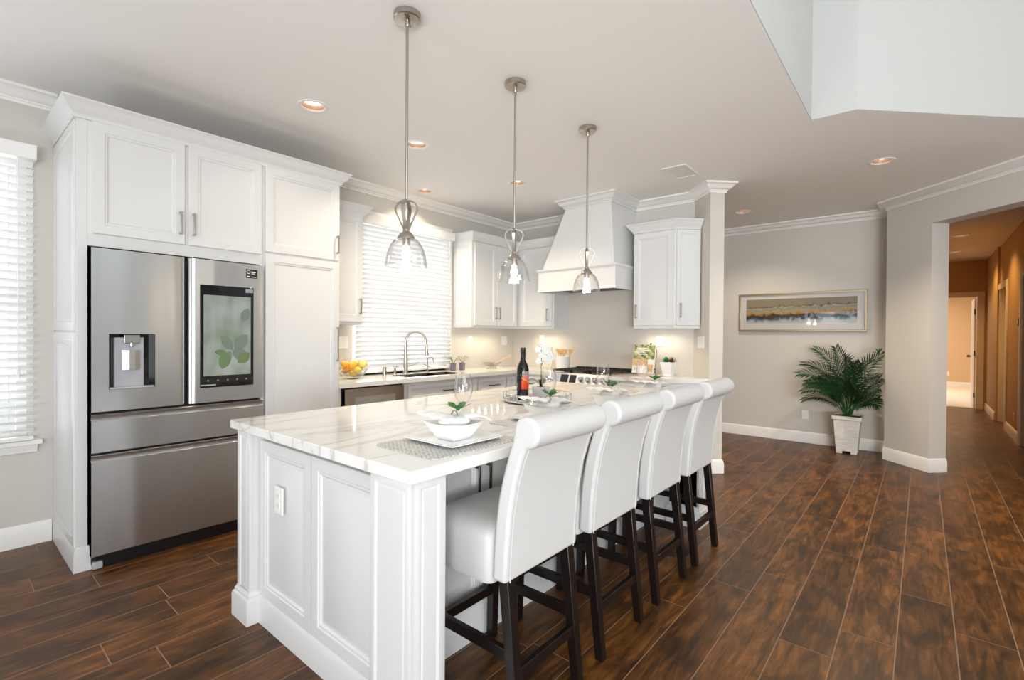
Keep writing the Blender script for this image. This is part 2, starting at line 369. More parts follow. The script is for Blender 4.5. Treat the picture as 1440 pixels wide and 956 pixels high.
def dup(root, loc, label, rz=None):
    def cp(o, par):
        c = o.copy(); C.objects.link(c); c.parent = par
        for ch in list(o.children): cp(ch, c)
        return c
    r = cp(root, None); r.location = loc; r['label'] = label
    if rz is not None: r.rotation_euler.z = rz
    return r
def fr(o, u, v):                       # frame: origin, u, v, normal u x v
    u = Vector(u).normalized(); v = Vector(v).normalized(); n = u.cross(v)
    m = Matrix((u, v, n)).transposed().to_4x4(); m.translation = Vector(o); return m
DOOR = [(0, -0.02), (0, -0.003), (0.003, 0), (0.052, 0), (0.056, -0.004), (0.064, -0.004), (0.071, -0.010), (0.080, -0.010)]
SLIM = [(0, -0.02), (0, -0.003), (0.003, 0), (0.030, 0), (0.034, -0.004), (0.040, -0.004), (0.046, -0.009), (0.052, -0.009)]
def pull(mb, c, along, out, ln=0.14):
    c = Vector(c); a = Vector(along).normalized(); o = Vector(out).normalized(); s = a.cross(o)
    m = Matrix((a, s, o)).transposed().to_4x4(); m.translation = c
    mb.box(-ln / 2, ln / 2, -0.005, 0.005, 0.022, 0.031, m)
    for k in (-1, 1): mb.box(k * (ln / 2 - 0.006) - 0.006, k * (ln / 2 - 0.006) + 0.006, -0.005, 0.005, 0, 0.023, m)
    return mb
def door(parent, name, x, z, wd, ht, face, out, rings=DOOR, hpos=None, hal='z', ln=0.14, hm='nickel', hname='handle'):
    # face: front-left corner (as seen) xy, out: outward normal xy; u runs to the viewer's right
    o = Vector((out[0], out[1], 0)).normalized(); u = Vector((0, 0, 1)).cross(o)
    p = Vector((face[0], face[1], 0)) + u * x + Vector((0, 0, z))
    mb = MB(); mb.panel(fr(p, u, (0, 0, 1)), wd, ht, rings)
    d = mb.build(name, 'white', parent)
    if hpos:
        h = MB(); pull(h, p + u * hpos[0] + Vector((0, 0, hpos[1])), (0, 0, 1) if hal == 'z' else u, o, ln); h.build(hname, hm, d, bevel=0.0015)
    return d
CROWN = [(0, 0), (0.09, 0), (0.09, -0.016), (0.078, -0.020), (0.066, -0.030), (0.05, -0.05), (0.038, -0.062), (0.022, -0.066), (0.022, -0.074), (0.013, -0.078), (0.013, -0.092), (0, -0.092)]
CABCROWN = [(0, 0.096), (0.068, 0.096), (0.07, 0.086), (0.062, 0.080), (0.052, 0.064), (0.036, 0.040), (0.018, 0.024), (0.012, 0.014), (0.012, 0.0), (0, 0)]
BASE = [(0, 0), (0.016, 0), (0.016, 0.095), (0.012, 0.108), (0.010, 0.122), (0.004, 0.132), (0, 0.135)]
def off(prof, z): return [(d, zz + z) for d, zz in prof]

# ------------------------------------------------------------------ the setting
H = 2.82; HR = 4.3; XW = -2.6; YB = -4.6; YS = 4.263; XR = 5.113; XA = 7.15
# floor: staggered planks on a grout bed
JO = {3: (.36, 1.2), 2: (.64, 1.2), 1: (.01, 1.2), 0: (.27, 1.2), -1: (.86, 1.2), -2: (.585, 1.2), -3: (.43, 1.2), 16: (.575, 1.2), 15: (1.071, 1.2), 13: (.756, 1.2), 12: (.468, 1.2), 11: (.618, 1.2), 17: (.347, 1.2), 5: (.48, 1.2)}
def build_floor():
    bm = bmesh.new(); vals = []
    y0 = 0.072; pw = 0.2003; g = 0.0021
    for row in range(-24, 22):
        ya, yb = y0 + row * pw, y0 + (row + 1) * pw
        if ya > YS + 0.1: continue
        jo = JO.get(row, (random.random() * 1.2, 1.2))[0]
        x = jo - 1.2 * 3
        while x < 12.9:
            xa, xb = x, x + 1.2; x += 1.2
            if xb < XW - 0.1: continue
            if xa > 4.5 and yb < -1.4: continue
            if xa > 7.2 and ya > 0.2: continue
            r = (random.random(), random.random(), random.random())
            vs = [bm.verts.new(p) for p in ((xa + g, ya + g, 0), (xb - g, ya + g, 0), (xb - g, yb - g, 0), (xa + g, yb - g, 0), (xa + g, ya + g, -.002), (xb - g, ya + g, -.002), (xb - g, yb - g, -.002), (xa + g, yb - g, -.002))]
            for q in ((0, 1, 2, 3), (4, 5, 1, 0), (5, 6, 2, 1), (6, 7, 3, 2), (7, 4, 0, 3)):
                bm.faces.new([vs[i] for i in q]); vals.append(r)
    me = bpy.data.meshes.new('floor'); bm.to_mesh(me); bm.free()
    a = me.attributes.new('plank', 'FLOAT_VECTOR', 'FACE')
    for i, r in enumerate(vals): a.data[i].vector = r
    me.materials.append(MT['floor']); o = bpy.data.objects.new('floor', me); C.objects.link(o); o['kind'] = 'structure'
    b = MB(); b.box(XW - .2, 12.9, YB - .2, YS + .2, -0.08, -0.0004)
    k = b.build('floor_grout_bed', 'grout', o); k['kind'] = 'structure'
build_floor()
b = MB(); b.box(12.9, 19, -2.4, 2.4, -0.08, 0.004); struct(b, 'floor_far_room', 'carpet')

# window wall (sink wall) with two openings
LW = (-1.15, 0.40, 0.66, 2.44); KW = (2.66, 3.89, .935, 2.46)
b = MB()
xs = [XW - .14, LW[0], LW[1], KW[0], KW[1], XR + .14]
b.box(xs[0], xs[1], YS, YS + .14, 0, H); b.box(xs[2], xs[3], YS, YS + .14, 0, H); b.box(xs[4], 7.3, YS, YS + .14, 0, H)
for W in (LW, KW): b.box(W[0], W[1], YS, YS + .14, 0, W[2]); b.box(W[0], W[1], YS, YS + .14, W[3], H)
struct(b, 'wall_window', 'wall', smooth=None)
# range wall with its angled free end
b = MB(); b.prism([(XR, YS), (XR, 1.823), (4.88, 1.59), (4.98, 1.49), (5.25, 1.76), (5.25, YS)], 0, H); struct(b, 'wall_range', 'wall', smooth=None)
b = MB(); b.prism([(XA, .31), (7.3, .31), (7.3, YS), (XA, YS)], 0, H); struct(b, 'wall_art', 'wall', smooth=None)
# 45 degree wall with the wide opening to the hall
s2 = 0.1322
b = MB(); b.prism([(6.76, .31), (6.39, -.06), (6.39 + s2, -.06 - s2), (6.86, .15), (7.3, .15), (7.3, .31)], 0, H)
b.prism([(6.39, -.06), (5.51, -.94), (5.51 + s2, -.94 - s2), (6.39 + s2, -.06 - s2)], 2.475, H)
b.prism([(5.51, -.94), (4.0, -2.45), (4.0 + s2, -2.45 - s2 * .4), (5.51 + s2, -.94 - s2)], 0, HR)
struct(b, 'wall_diagonal', 'wall', smooth=None)
b = MB(); b.box(4.0, 4.14, YB, -2.45, 0, HR); struct(b, 'wall_right', 'wallcool', smooth=None)
# great room walls behind the camera with window openings
b = MB()
b.box(XW - .14, XW, YB, -3.5, 0, HR); b.box(XW - .14, XW, -1.3, 1.3, 0, HR); b.box(XW - .14, XW, 2.75, YS, 0, H)
b.box(XW - .14, XW, -3.5, -1.3, 0, .5); b.box(XW - .14, XW, -3.5, -1.3, 2.5, 3.0); b.box(XW - .14, XW, -3.5, -1.3, 3.9, HR); b.box(XW - .14, XW, 1.3, 2.75, 2.1, H)
b.box(XW - .14, XW, 1.3, YS, H, H + .1)
struct(b, 'wall_left', 'wallcool', smooth=None)
b = MB()
b.box(XW - .14, 4.14, YB - .14, YB, 0, .4); b.box(XW - .14, -1.9, YB - .14, YB, .4, HR); b.box(.1, 1.2, YB - .14, YB, .4, HR); b.box(3.2, 4.14, YB - .14, YB, .4, HR)
for x0, x1 in ((-1.9, .1), (1.2, 3.2)): b.box(x0, x1, YB - .14, YB, 2.5, 3.0); b.box(x0, x1, YB - .14, YB, 3.9, HR)
b.box(1.2, 3.2, YB - .14, YB, .4, 2.5)
struct(b, 'wall_behind', 'wallcool', smooth=None)
# raised part of the ceiling: its upright faces and its top
b = MB(); b.prism([(XW, .6), (3.89, .6), (3.89, .345), (5.345, -1.105), (5.345 + .14, -1.105 + .14), (4.03, .345 + .06), (4.03, .74), (XW, .74)], H + .0008, HR); struct(b, 'wall_fascia', 'wallcool', smooth=None)
b = MB(); b.box(XW - .14, 5.6, YB - .14, .74, HR, HR + .1); struct(b, 'ceiling_raised', 'ceil', smooth=None)
# the low ceiling, with holes for the downlights
DL = [(1.624, 3.075), (2.471, 3.065), (3.318, 3.983), (3.711, 3.06), (5.171, .28), (6.233, 1.661)]
HDL = [(9.6, -.42), (11.3, -.42)]
b = MB(); b.prism([(XW - .14, .604), (3.894, .604), (3.894, .347), (5.348, -1.102), (5.51, -.94), (6.39 + s2 - .1, -.06), (6.86, .15), (7.3, .15), (7.3, YS + .14), (XW - .14, YS + .14)], H, H + .1)
ce = struct(b, 'ceiling', 'ceil', smooth=None)
b = MB(); b.box(5.4, 12.9, -1.1, .3, H, H + .1)
def cut_holes(o, pts):
    k = MB()
    for x, y in pts: k.cyl((x, y, H - .05), (x, y, H + .2), .078, n=28)
    ko = k.build('cut', 'white'); md = o.modifiers.new('b', 'BOOLEAN'); md.operation = 'DIFFERENCE'; md.solver = 'EXACT'; md.object = ko
    dg = bpy.context.evaluated_depsgraph_get(); dg.update(); me = bpy.data.meshes.new_from_object(o.evaluated_get(dg)); o.modifiers.clear(); o.data = me
    bpy.data.objects.remove(ko)
cut_holes(ce, DL)
# hall
hb = MB(); hb.prism([(5.36, -.96), (6.40, -.0), (6.86, .16), (12.9, .16), (12.9, -1.1), (5.36, -1.1)], H, H + .1)
he = struct(hb, 'ceiling_hall', 'ceil', smooth=None); cut_holes(he, HDL); b.bm.free()
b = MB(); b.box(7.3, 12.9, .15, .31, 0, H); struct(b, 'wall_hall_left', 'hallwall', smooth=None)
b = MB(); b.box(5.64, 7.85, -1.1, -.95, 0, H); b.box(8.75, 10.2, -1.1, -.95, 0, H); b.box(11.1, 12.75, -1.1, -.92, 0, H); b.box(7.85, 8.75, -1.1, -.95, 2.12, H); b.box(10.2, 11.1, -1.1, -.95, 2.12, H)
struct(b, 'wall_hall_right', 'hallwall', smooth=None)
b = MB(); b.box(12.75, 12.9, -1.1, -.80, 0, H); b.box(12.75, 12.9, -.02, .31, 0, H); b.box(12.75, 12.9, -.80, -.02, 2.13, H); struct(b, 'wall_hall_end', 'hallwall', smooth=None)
FW = mat('beige_far_room_paint', (214, 186, 150), .7)
b = MB(); b.box(18.3, 18.45, -2.4, 2.4, 0, 2.7); b.box(12.9, 18.3, 2.25, 2.4, 0, 2.7); b.box(12.9, 18.3, -2.4, -2.25, 0, 2.7); struct(b, 'wall_far_room', FW, smooth=None)
b = MB(); b.box(12.9, 18.45, -2.4, 2.4, 2.7, 2.8); struct(b, 'ceiling_far_room', 'ceil', smooth=None)
# crown mouldings and baseboards
b = MB(); b.sweep([(2.115, YS), (XR, YS), (XR, 1.823), (4.88, 1.59), (4.98, 1.49), (5.25, 1.76)], off(CROWN, H), side=-1); struct(b, 'trim_1', 'trim')
b = MB(); b.sweep([(XA, YS), (XA, .31), (6.76, .31), (5.36, -1.09)], off(CROWN, H), side=-1); struct(b, 'trim_2', 'trim')
b = MB(); b.sweep([(XW, YS), (.525, YS)], off(CROWN, H), side=-1); struct(b, 'trim_3', 'trim')
b = MB(); b.sweep([(XA, YS), (XA, .31), (6.76, .31), (6.39, -.06), (6.39 + s2, -.06 - s2)], BASE, side=-1); struct(b, 'baseboard_art', 'trim')
b = MB(); b.sweep([(XW, YS), (.505, YS)], BASE, side=-1); struct(b, 'baseboard_left', 'trim')
b = MB(); b.sweep([(4.88, 1.59), (4.98, 1.49), (5.25, 1.76), (5.25, YS)], BASE, side=-1); struct(b, 'baseboard_range', 'trim')
b = MB(); b.sweep([(12.75, -.92), (11.19, -.92)], BASE, side=-1); b.sweep([(10.11, -.95), (8.84, -.95)], BASE, side=-1); struct(b, 'baseboard_hall', 'trim')
b = MB(); b.sweep([(18.3, 2.2), (18.3, -2.2)], BASE, side=-1); struct(b, 'baseboard_far_room', 'trim')
# hall doorways
def casing(mb, axis, a0, a1, zt, face, d):
    # axis 'x': opening runs along x on a wall facing d (+1/-1 in y); axis 'y' likewise
    for lo, hi, z0, z1 in ((a0 - .09, a0, 0, zt + .09), (a1, a1 + .09, 0, zt + .09), (a0, a1, zt, zt + .09)):
        f0, f1 = sorted((face, face + .02 * d))
        if axis == 'x': mb.box(lo, hi, f0, f1, z0, z1)
        else: mb.box(f0, f1, lo, hi, z0, z1)
    return mb
b = MB(); casing(b, 'y', -.80, -.02, 2.13, 12.75, -1); b.box(12.75, 12.9, -.80, -.785, 0, 2.13); b.box(12.75, 12.9, -.035, -.02, 0, 2.13); d1 = struct(b, 'trim_4', 'trim', bevel=.003)
d = MB(); d.box(12.92, 13.66, -.80, -.76, .01, 2.1); dd = struct(d, 'door_1', 'trim', bevel=.003)
for z in (.25, 1.05, 1.85):
    h = MB(); h.box(12.895, 12.93, -.775, -.755, z - .05, z + .05); h.build('hinge', 'darkpull', dd)
h = MB(); h.sphere((13.6, -.72, .98), .028); h.cyl((13.6, -.76, .98), (13.6, -.72, .98), .01); h.build('door_knob', 'darkpull', dd)
b = MB(); casing(b, 'x', 7.85, 8.75, 2.12, -.95, 1); struct(b, 'trim_5', 'trim', bevel=.003)
b = MB(); casing(b, 'x', 10.2, 11.1, 2.12, -.95, 1); b.box(11.085, 11.1, -1.1, -.94, 0, 2.12); struct(b, 'trim_6', 'trim', bevel=.003)
for i, (x0, x1) in enumerate(((7.86, 8.74), (10.21, 11.085))):
    d = MB(); d.panel(fr((x1, -1.02, .01), (-1, 0, 0), (0, 0, 1)), x1 - x0, 2.1, DOOR); dd = struct(d, 'door_%d' % (i + 2), 'trim')
    h = MB(); h.sphere((x0 + .07, -.965, .98), .026); h.cyl((x0 + .07, -1.02, .98), (x0 + .07, -.96, .98), .01); h.build('door_knob', 'darkpull', dd)
# ------------------------------------------------------------------ windows and blinds
def window(n, W, sill):
    f = MB()
    x0, x1, z0, z1 = W; y = YS + .05
    for a, b_, c, d_ in ((x0, x0 + .05, z0, z1), (x1 - .05, x1, z0, z1), (x0 + .05, x1 - .05, z0, z0 + .05), (x0 + .05, x1 - .05, z1 - .05, z1), (x0 + .05, x1 - .05, (z0 + z1) / 2 - .02, (z0 + z1) / 2 + .02)):
        f.box(a, b_, y, y + .06, c, d_)
    o = struct(f, 'window_%d' % n, 'trim', bevel=.003)
    g = MB(); g.box(x0 + .05, x1 - .05, y + .028, y + .033, z0 + .05, z1 - .05); g.build('window_pane', 'pane', o)
    if sill:
        s = MB(); s.box(x0 - .06, x1 + .06, YS - .05, YS + .05, z0 - .03, z0); s.sweep([(x0 - .04, YS), (x1 + .04, YS)], off([(0, 0), (.02, 0), (.022, .02), (.034, .036), (.036, .05), (0, .05)], z0 - .08), side=-1)
        s.build('window_sill', 'trim', o, bevel=.004)
    else:
        s = MB(); s.box(x0, x1, YS, YS + .05, z0 - .03, z0); s.build('window_sill', 'trim', o)
window(1, LW, True); window(2, KW, False)
def blind(label, x0, x1, z0, z1, y, pitch, ang, loc):
    t = thing('window_blind', label, 'window blind', loc)
    h = MB(); h.box(x0 - .012, x1 + .012, y - .045, y + .03, z1 - .085, z1); h.sweep([(x0 - .012, y - .045), (x1 + .012, y - .045)], off([(0, 0), (.006, 0), (.012, .02), (.012, .06), (.018, .085), (0, .085)], z1 - .085), side=-1); h.build('valance', 'trim', t, bevel=.002)
    s = MB(); z = z1 - .11; n = 0; a = R(ang); w_ = .025
    while z > z0 + .05:
        dy, dz = math.cos(a) * w_, math.sin(a) * w_
        nx, nz = -math.sin(a) * .0016, math.cos(a) * .0016
        s.loft([[(x, y - dy + nx, z - dz + nz), (x, y + nx * 2.5, z + nz * 2.5), (x, y + dy + nx, z + dz + nz), (x, y + dy - nx, z + dz - nz), (x, y - nx * .3, z - nz * .3), (x, y - dy - nx, z - dz - nz)] for x in (x0, x1)])
        z -= pitch
    s.build('slats', 'slat', t, smooth=None)
    r = MB(); r.box(x0, x1, y - .026, y + .026, z0, z0 + .022); r.build('bottom_rail', 'trim', t, bevel=.004)
    for f in (.12, .88) if x1 - x0 < 1.4 else (.08, .5, .93):
        c = MB(); xx = x0 + (x1 - x0) * f
        c.cyl((xx, y - .03, z0), (xx, y - .03, z1 - .085), .0016, n=6); c.build('ladder_cord', 'trim', t)
    c = MB(); xx = x1 - .07; c.cyl((xx, y - .055, z0 + .45), (xx, y - .055, z1 - .09), .003, n=8); c.lathe([(0, .06), (.007, .05), (.009, 0), (0, 0)], (xx, y - .055, z0 + .39), n=10); c.build('tilt_wand', 'trim', t)
blind('white slatted blind glowing with daylight over the sink', KW[0] + .005, KW[1] - .0 + .02, .945, 2.50, YS - .05, .0475, -58, (3.27, YS - .05, .945))
blind('white slatted blind cut off at the left edge beside the tall cabinet', LW[0] + .01, LW[1] + .018, .665, 2.465, YS - .05, .048, -32, (-.37, YS - .05, .665))
# casing round the sink window
b = MB(); b.sweep([(3.895, YS), (3.95, YS)], [(0, .95), (.02, .95), (.02, 2.5), (0, 2.5)], side=-1); b.sweep([(2.6, YS), (3.95, YS)], off([(0, 0), (.02, 0), (.024, .03), (.036, .05), (.036, .06), (0, .06)], 2.5), side=-1); struct(b, 'trim_7', 'trim')
# outside: patio, hedge, parasol seen only as reflections and through the blinds
b = MB(); b.box(-14, XW - .15, -12, 14, -.2, -.02); b.box(XW - .15, 12, YS + .15, 14, -.2, -.02); b.box(XW - .15, 12, -14, YB - .15, -.2, -.02); struct(b, 'ground', 'patio')
b = MB()
for i in range(26):
    b.sphere((-9 + random.uniform(-.3, .3), -1 + i * .32, random.uniform(.6, 1.9)), random.uniform(.5, .8), (1, 1, 1.1), 10)
hg = b.build('garden_hedge', 'hedge', loc=(-9, 3, 0)); tag(hg, 'dense green hedge beyond the patio outside the glass door', 'hedge'); hg['kind'] = 'stuff'
t = thing('patio_parasol', 'white and red parasol standing on the patio outside the glass door', 'parasol', (-6, 3.1, -.02))
b = MB(); b.cyl((-6, 3.1, -.02), (-6, 3.1, 2.45), .022); b.build('pole', 'trim', t)
b = MB(); b.lathe([(0, 2.42), (.5, 2.18), (1.15, 1.80), (1.15, 1.77), (.5, 2.15), (0, 2.39)], (-6, 3.1, 0), 8); b.build('canopy', 'canvas_white', t)
b = MB(); b.lathe([(1.15, 1.80), (1.16, 1.68), (1.155, 1.68), (1.14, 1.78)], (-6, 3.1, 0), 8); b.build('valance', 'canvas_red', t)
# ------------------------------------------------------------------ tall cabinets and refrigerator
YF = 3.575; HC = 2.606
t = thing('refrigerator_cabinet', 'white built-in cabinet framing the steel refrigerator, two doors above', 'cabinet', (1.05, 3.9, 0))
b = MB(); b.box(.525, .572, YF, YS, 0, 2.51); b.panel(fr((.525, YS, .13), (0, -1, 0), (0, 0, 1)), YS - YF - .02, 1.20, [(0, -.001), (0, .011), (.05, .011), (.054, .007), (.062, .007), (.07, .002)]); b.panel(fr((.525, YS, 1.34), (0, -1, 0), (0, 0, 1)), YS - YF - .02, 1.16, [(0, -.001), (0, .011), (.05, .011), (.054, .007), (.062, .007), (.07, .002)])
b.build('side_panel', 'white', t, bevel=.002)
b = MB(); b.sweep([(.525, YS), (.525, YF), (.59, YF)], BASE, side=-1); b.build('plinth', 'white', t)
b = MB(); b.box(.572, 1.52, YF, YS, 1.815, 2.51); b.box(1.503, 1.52, YF, YS, 0, 1.815); b.build('carcass', 'white', t, bevel=.0015)
b = MB(); b.sweep([(.525, YS), (.525, YF), (1.52, YF)], off(CABCROWN, 2.51), side=-1); b.build('crown', 'white', t)
door(t, 'door', .592 - .525, 1.885, .447, .625, (.525, YF - .02), (0, -1), hpos=(.42, .13))
door(t, 'door', 1.058 - .525, 1.885, .447, .625, (.525, YF - .02), (0, -1), hpos=(.025, .13))
t = thing('pantry_cabinet', 'tall white pantry cabinet right of the steel refrigerator', 'cabinet', (1.82, 3.9, 0))
b = MB(); b.box(1.52, 2.113, YF, YS, .1, 2.51); b.box(1.53, 2.10, YF + .05, YS, 0, .1); b.build('carcass', 'white', t, bevel=.0015)
b = MB(); b.sweep([(1.52, YF), (2.113, YF), (2.113, YS)], off(CABCROWN, 2.51), side=-1); b.build('crown', 'white', t)
door(t, 'door', .01, 1.91, .57, .60, (1.52, YF - .02), (0, -1), hpos=(.548, .125))
door(t, 'door', .01, .12, .57, 1.775, (1.52, YF - .02), (0, -1), hpos=(.548, 1.13), ln=.27)

FY = 3.515
t = thing('refrigerator', 'stainless steel french door refrigerator with ice dispenser and touch screen', 'refrigerator', (1.04, 3.9, 0))
b = MB(); b.box(.585, 1.49, 3.585, 4.22, .02, 1.79); b.box(.60, 1.48, 3.54, 3.60, .0, .075); b.build('body', 'black', t)
b = MB(); b.box(.582, 1.492, 3.545, 3.62, .03, .062); b.build('kick_grille', 'darkpull', t)
for x in (.60, 1.45):
    f = MB(); f.box(x - .015, x + .03, 3.52, 3.58, 0.004, .045); f.build('foot', 'greyplastic', t, bevel=.006)
def inner_edge(x0, x1, left):
    # plan outline of a door with a scooped pull along its meeting edge
    pts = [(x0, 3.58), (x0, FY + .004), (x0 + .004, FY)] if left else [(x1, 3.58), (x1, FY + .004), (x1 - .004, FY)]
    n = 7
    for i in range(n + 1):
        q = i / n; xx = (x1 - .045 + .045 * math.sin(q * math.pi / 2)) if left else (x0 + .045 - .045 * math.sin(q * math.pi / 2))
        pts.append((xx, FY + .036 * (1 - math.cos(q * math.pi / 2))))
    pts.append((x1, 3.58) if left else (x0, 3.58))
    return pts
DX0, DX1, DZ0, DZ1 = .655, .872, 1.005, 1.322
b = MB(); b.prism([(DX1, 3.58), (DX1, FY)] + inner_edge(DX1, 1.034, True)[3:], .885, 1.80)
b.box(.578, DX0, FY, 3.58, .885, 1.80); b.box(DX0, DX1, FY, 3.58, .885, DZ0); b.box(DX0, DX1, FY, 3.58, DZ1, 1.80)
ld = b.build('left_door', 'steel', t, uv='xz', smooth=25)
b = MB()
b.box(DX0, DX1, FY + .062, FY + .066, DZ0, DZ1); b.box(DX0, DX0 + .003, FY, FY + .062, DZ0, DZ1); b.box(DX1 - .003, DX1, FY, FY + .062, DZ0, DZ1); b.box(DX0, DX1, FY + .001, FY + .062, DZ1 - .003, DZ1)
dp = b.build('dispenser_recess', 'blackgloss', ld)
b = MB(); b.box(DX0 + .028, DX1 - .05, FY + .02, FY + .06, DZ0 + .01, DZ1 - .02); b.box(DX0, DX1, FY, FY + .06, DZ0, DZ0 + .012); b.build('dispenser_back', 'greyplastic', dp, bevel=.004)
b = MB(); b.prism([(DX0 + .065, FY + .03), (DX0 + .07, FY + .006), (DX0 + .145, FY + .006), (DX0 + .15, FY + .03)], DZ1 - .055, DZ1 - .004); b.cyl((DX0 + .108, FY + .02, DZ1 - .075), (DX0 + .108, FY + .02, DZ1 - .05), .014); b.build('dispenser_nozzle', 'chrome', dp, bevel=.003)
b = MB(); b.loft([[(DX0 + .06 + .085 * i / 8, FY + .012 - .012 * math.sin(math.pi * i / 8), z) for i in range(9)] + [(DX0 + .145, FY + .022, z), (DX0 + .06, FY + .022, z)] for z in (DZ0 + .11, DZ1 - .095)]); b.build('dispenser_paddle', 'steel', dp, uv='xz')
b = MB(); b.prism(inner_edge(1.046, 1.497, False), .885, 1.80); rd = b.build('right_door', 'steel', t, uv='xz', smooth=25)
b = MB(); b.box(1.108, 1.433, FY - .004, FY + .01, .98, 1.64); sc = b.build('screen_bezel', 'blackgloss', t, bevel=.002)
b = MB(); b.box(1.128, 1.413, FY - .0048, FY - .003, 1.055, 1.575); dsp = b.build('screen', 'screen', sc)
def leaf2d(mb, c, a, l, wd, y):
    pts = []
    for i in range(9):
        q = i / 8; pts.append((q * l, wd * math.sin(math.pi * q) ** .8))
    pts += [(q[0], -q[1]) for q in pts[-2:0:-1]]
    ca, sa = math.cos(a), math.sin(a)
    mb.face([(c[0] + p[0] * ca - p[1] * sa, y, c[1] + p[0] * sa + p[1] * ca) for p in pts])
b = MB()
for c, a, l, wd in (((1.29, 1.21), -2.2, .12, .035), ((1.30, 1.22), -.6, .11, .04), ((1.31, 1.22), .9, .13, .04), ((1.30, 1.22), 2.2, .12, .03), ((1.40, 1.50), -2.0, .10, .03)): leaf2d(b, c, a, l, wd, FY - .0054)
b.build('screen_leaves', 'scrleaf2', sc)
b = MB()
for c, a, l, wd in (((1.27, 1.20), -1.9, .11, .035), ((1.26, 1.20), 3.0, .07, .02), ((1.405, 1.2), -2.4, .10, .035)): leaf2d(b, c, a, l, wd, FY - .0058)
b.build('screen_leaves', 'scrleaf', sc)
for k in range(5):
    x = 1.15 + k * .058; b = MB(); b.box(x, x + .008, FY - .0046, FY - .0042, 1.02, 1.028); b.build('touch_icon', 'scricon', sc)
b = MB(); b.box(1.38, 1.428, FY - .0046, FY - .0042, 1.605, 1.628); b.build('clock_label', 'scricon', sc)
b = MB(); b.box(1.112, 1.20, FY - .0046, FY - .0042, .992, 1.0); b.build('status_bar', 'scricon', sc)
b = MB(); b.box(1.384, 1.458, FY - .001, FY + .001, 1.706, 1.766); st = b.build('sticker', 'black', rd)
b = MB()
b.lathe([(.009, 0), (.013, 0)], (0, 0, 0), 20); 
for v in b.bm.verts: v.co = Vector((1.400 + v.co.x, FY - .0016, 1.748 + v.co.y))
for x0, x1, z0, z1 in ((1.418, 1.446, 1.744, 1.752), (1.418, 1.44, 1.735, 1.739), (1.39, 1.41, 1.713, 1.720), (1.415, 1.45, 1.713, 1.717)): b.box(x0, x1, FY - .0016, FY - .0012, z0, z1)
b.build('sticker_print', 'lab_wh', st)
def drawer(name, z0, z1):
    lip = .034
    prof = [(3.58, z0), (FY + .004, z0), (FY, z0 + .004), (FY, z1 - lip - .004), (FY + .003, z1 - lip), (FY + .014, z1 - lip + .002), (FY + .004, z1 - .004), (FY + .008, z1), (3.58, z1)]
    m = fr((0, 0, 0), (0, 1, 0), (0, 0, 1))
    q = MB(); q.loft([[(x, y, z) for y, z in prof] for x in (.578, 1.497)]); return q.build(name, 'steel', t, uv='xz', smooth=25)
drawer('middle_drawer', .655, .870); drawer('freezer_drawer', .078, .642)
# ------------------------------------------------------------------ wall cabinets
def upper(t, poly, rail, z0=1.42, z1=2.41):
    b = MB(); b.prism(poly, z0 + .016, z1); b.build('carcass', 'white', t, bevel=.0015)
    b = MB(); b.sweep(rail, [(-.018, z0 - .006), (0, z0 - .006), (0, z0 + .016), (-.018, z0 + .016)], side=-1); b.build('light_rail', 'white', t)
t = thing('wall_cabinet', 'narrow white wall cabinet between the pantry and the sink window', 'cabinet', (2.34, 4.1, 1.42))
upper(t, [(2.114, YS), (2.114, 3.95), (2.565, 3.95), (2.565, YS)], [(2.114, 3.95), (2.565, 3.95), (2.565, YS)])
b = MB(); b.sweep([(2.19, 3.95), (2.565, 3.95), (2.565, YS)], off(CABCROWN, 2.40), side=-1); b.build('crown', 'white', t)
door(t, 'door', .0, 1.443, .43, .957, (2.125, 3.93), (0, -1), hpos=(.40, .14))
t = thing('wall_cabinet', 'white two-door wall cabinet between the sink window and the corner', 'cabinet', (4.4, 4.1, 1.42))
XF = 4.794
upper(t, [(4.0, YS), (4.0, 3.948), (XF + .02, 3.948), (XF + .02, YS)], [(4.0, YS), (4.0, 3.948), (XF + .02, 3.948)])
b = MB(); b.sweep([(4.0, YS), (4.0, 3.948), (XF + .02, 3.948)], off(CABCROWN, 2.41), side=-1); b.build('crown', 'white', t)
b = MB(); b.panel(fr((4.0, 4.255, 1.42), (0, -1, 0), (0, 0, 1)), .305, .99, [(0, -.001), (0, .012), (.05, .012), (.054, .008), (.062, .008), (.068, .003)]); b.build('end_panel', 'white', t)
door(t, 'door', .022, 1.443, .378, .957, (4.0, 3.928), (0, -1), hpos=(.352, .15))
door(t, 'door', .404, 1.443, .378, .957, (4.0, 3.928), (0, -1), hpos=(.03, .15))
t = thing('wall_cabinet', 'white one-door corner wall cabinet left of the range hood', 'cabinet', (4.95, 3.65, 1.42))
upper(t, [(XF + .021, 3.947), (XF + .021, 3.385), (XR, 3.385), (XR, 3.947)], [(XF + .021, 3.947), (XF + .021, 3.385), (XR, 3.385)])
b = MB(); b.sweep([(XF + .021, 3.93), (XF + .021, 3.385), (XR, 3.385)], off(CABCROWN, 2.41), side=-1); b.build('crown', 'white', t)
door(t, 'door', .035, 1.443, .485, .957, (XF, 3.928), (-1, 0), hpos=(.43, .14))
t = thing('wall_cabinet', 'white wall cabinet with an angled end right of the range hood', 'cabinet', (4.95, 2.1, 1.42))
P = [(XR, 2.352), (XF + .02, 2.352), (XF + .02, 1.915), (5.005, 1.725), (XR, 1.833)]
upper(t, P, P[:4])
b = MB(); b.sweep(P[:4], off(CABCROWN, 2.41), side=-1); b.build('crown', 'white', t)
door(t, 'door', .006, 1.443, .425, .957, (XF, 2.352), (-1, 0), hpos=(.035, .15))
q = 1 / math.sqrt(2)
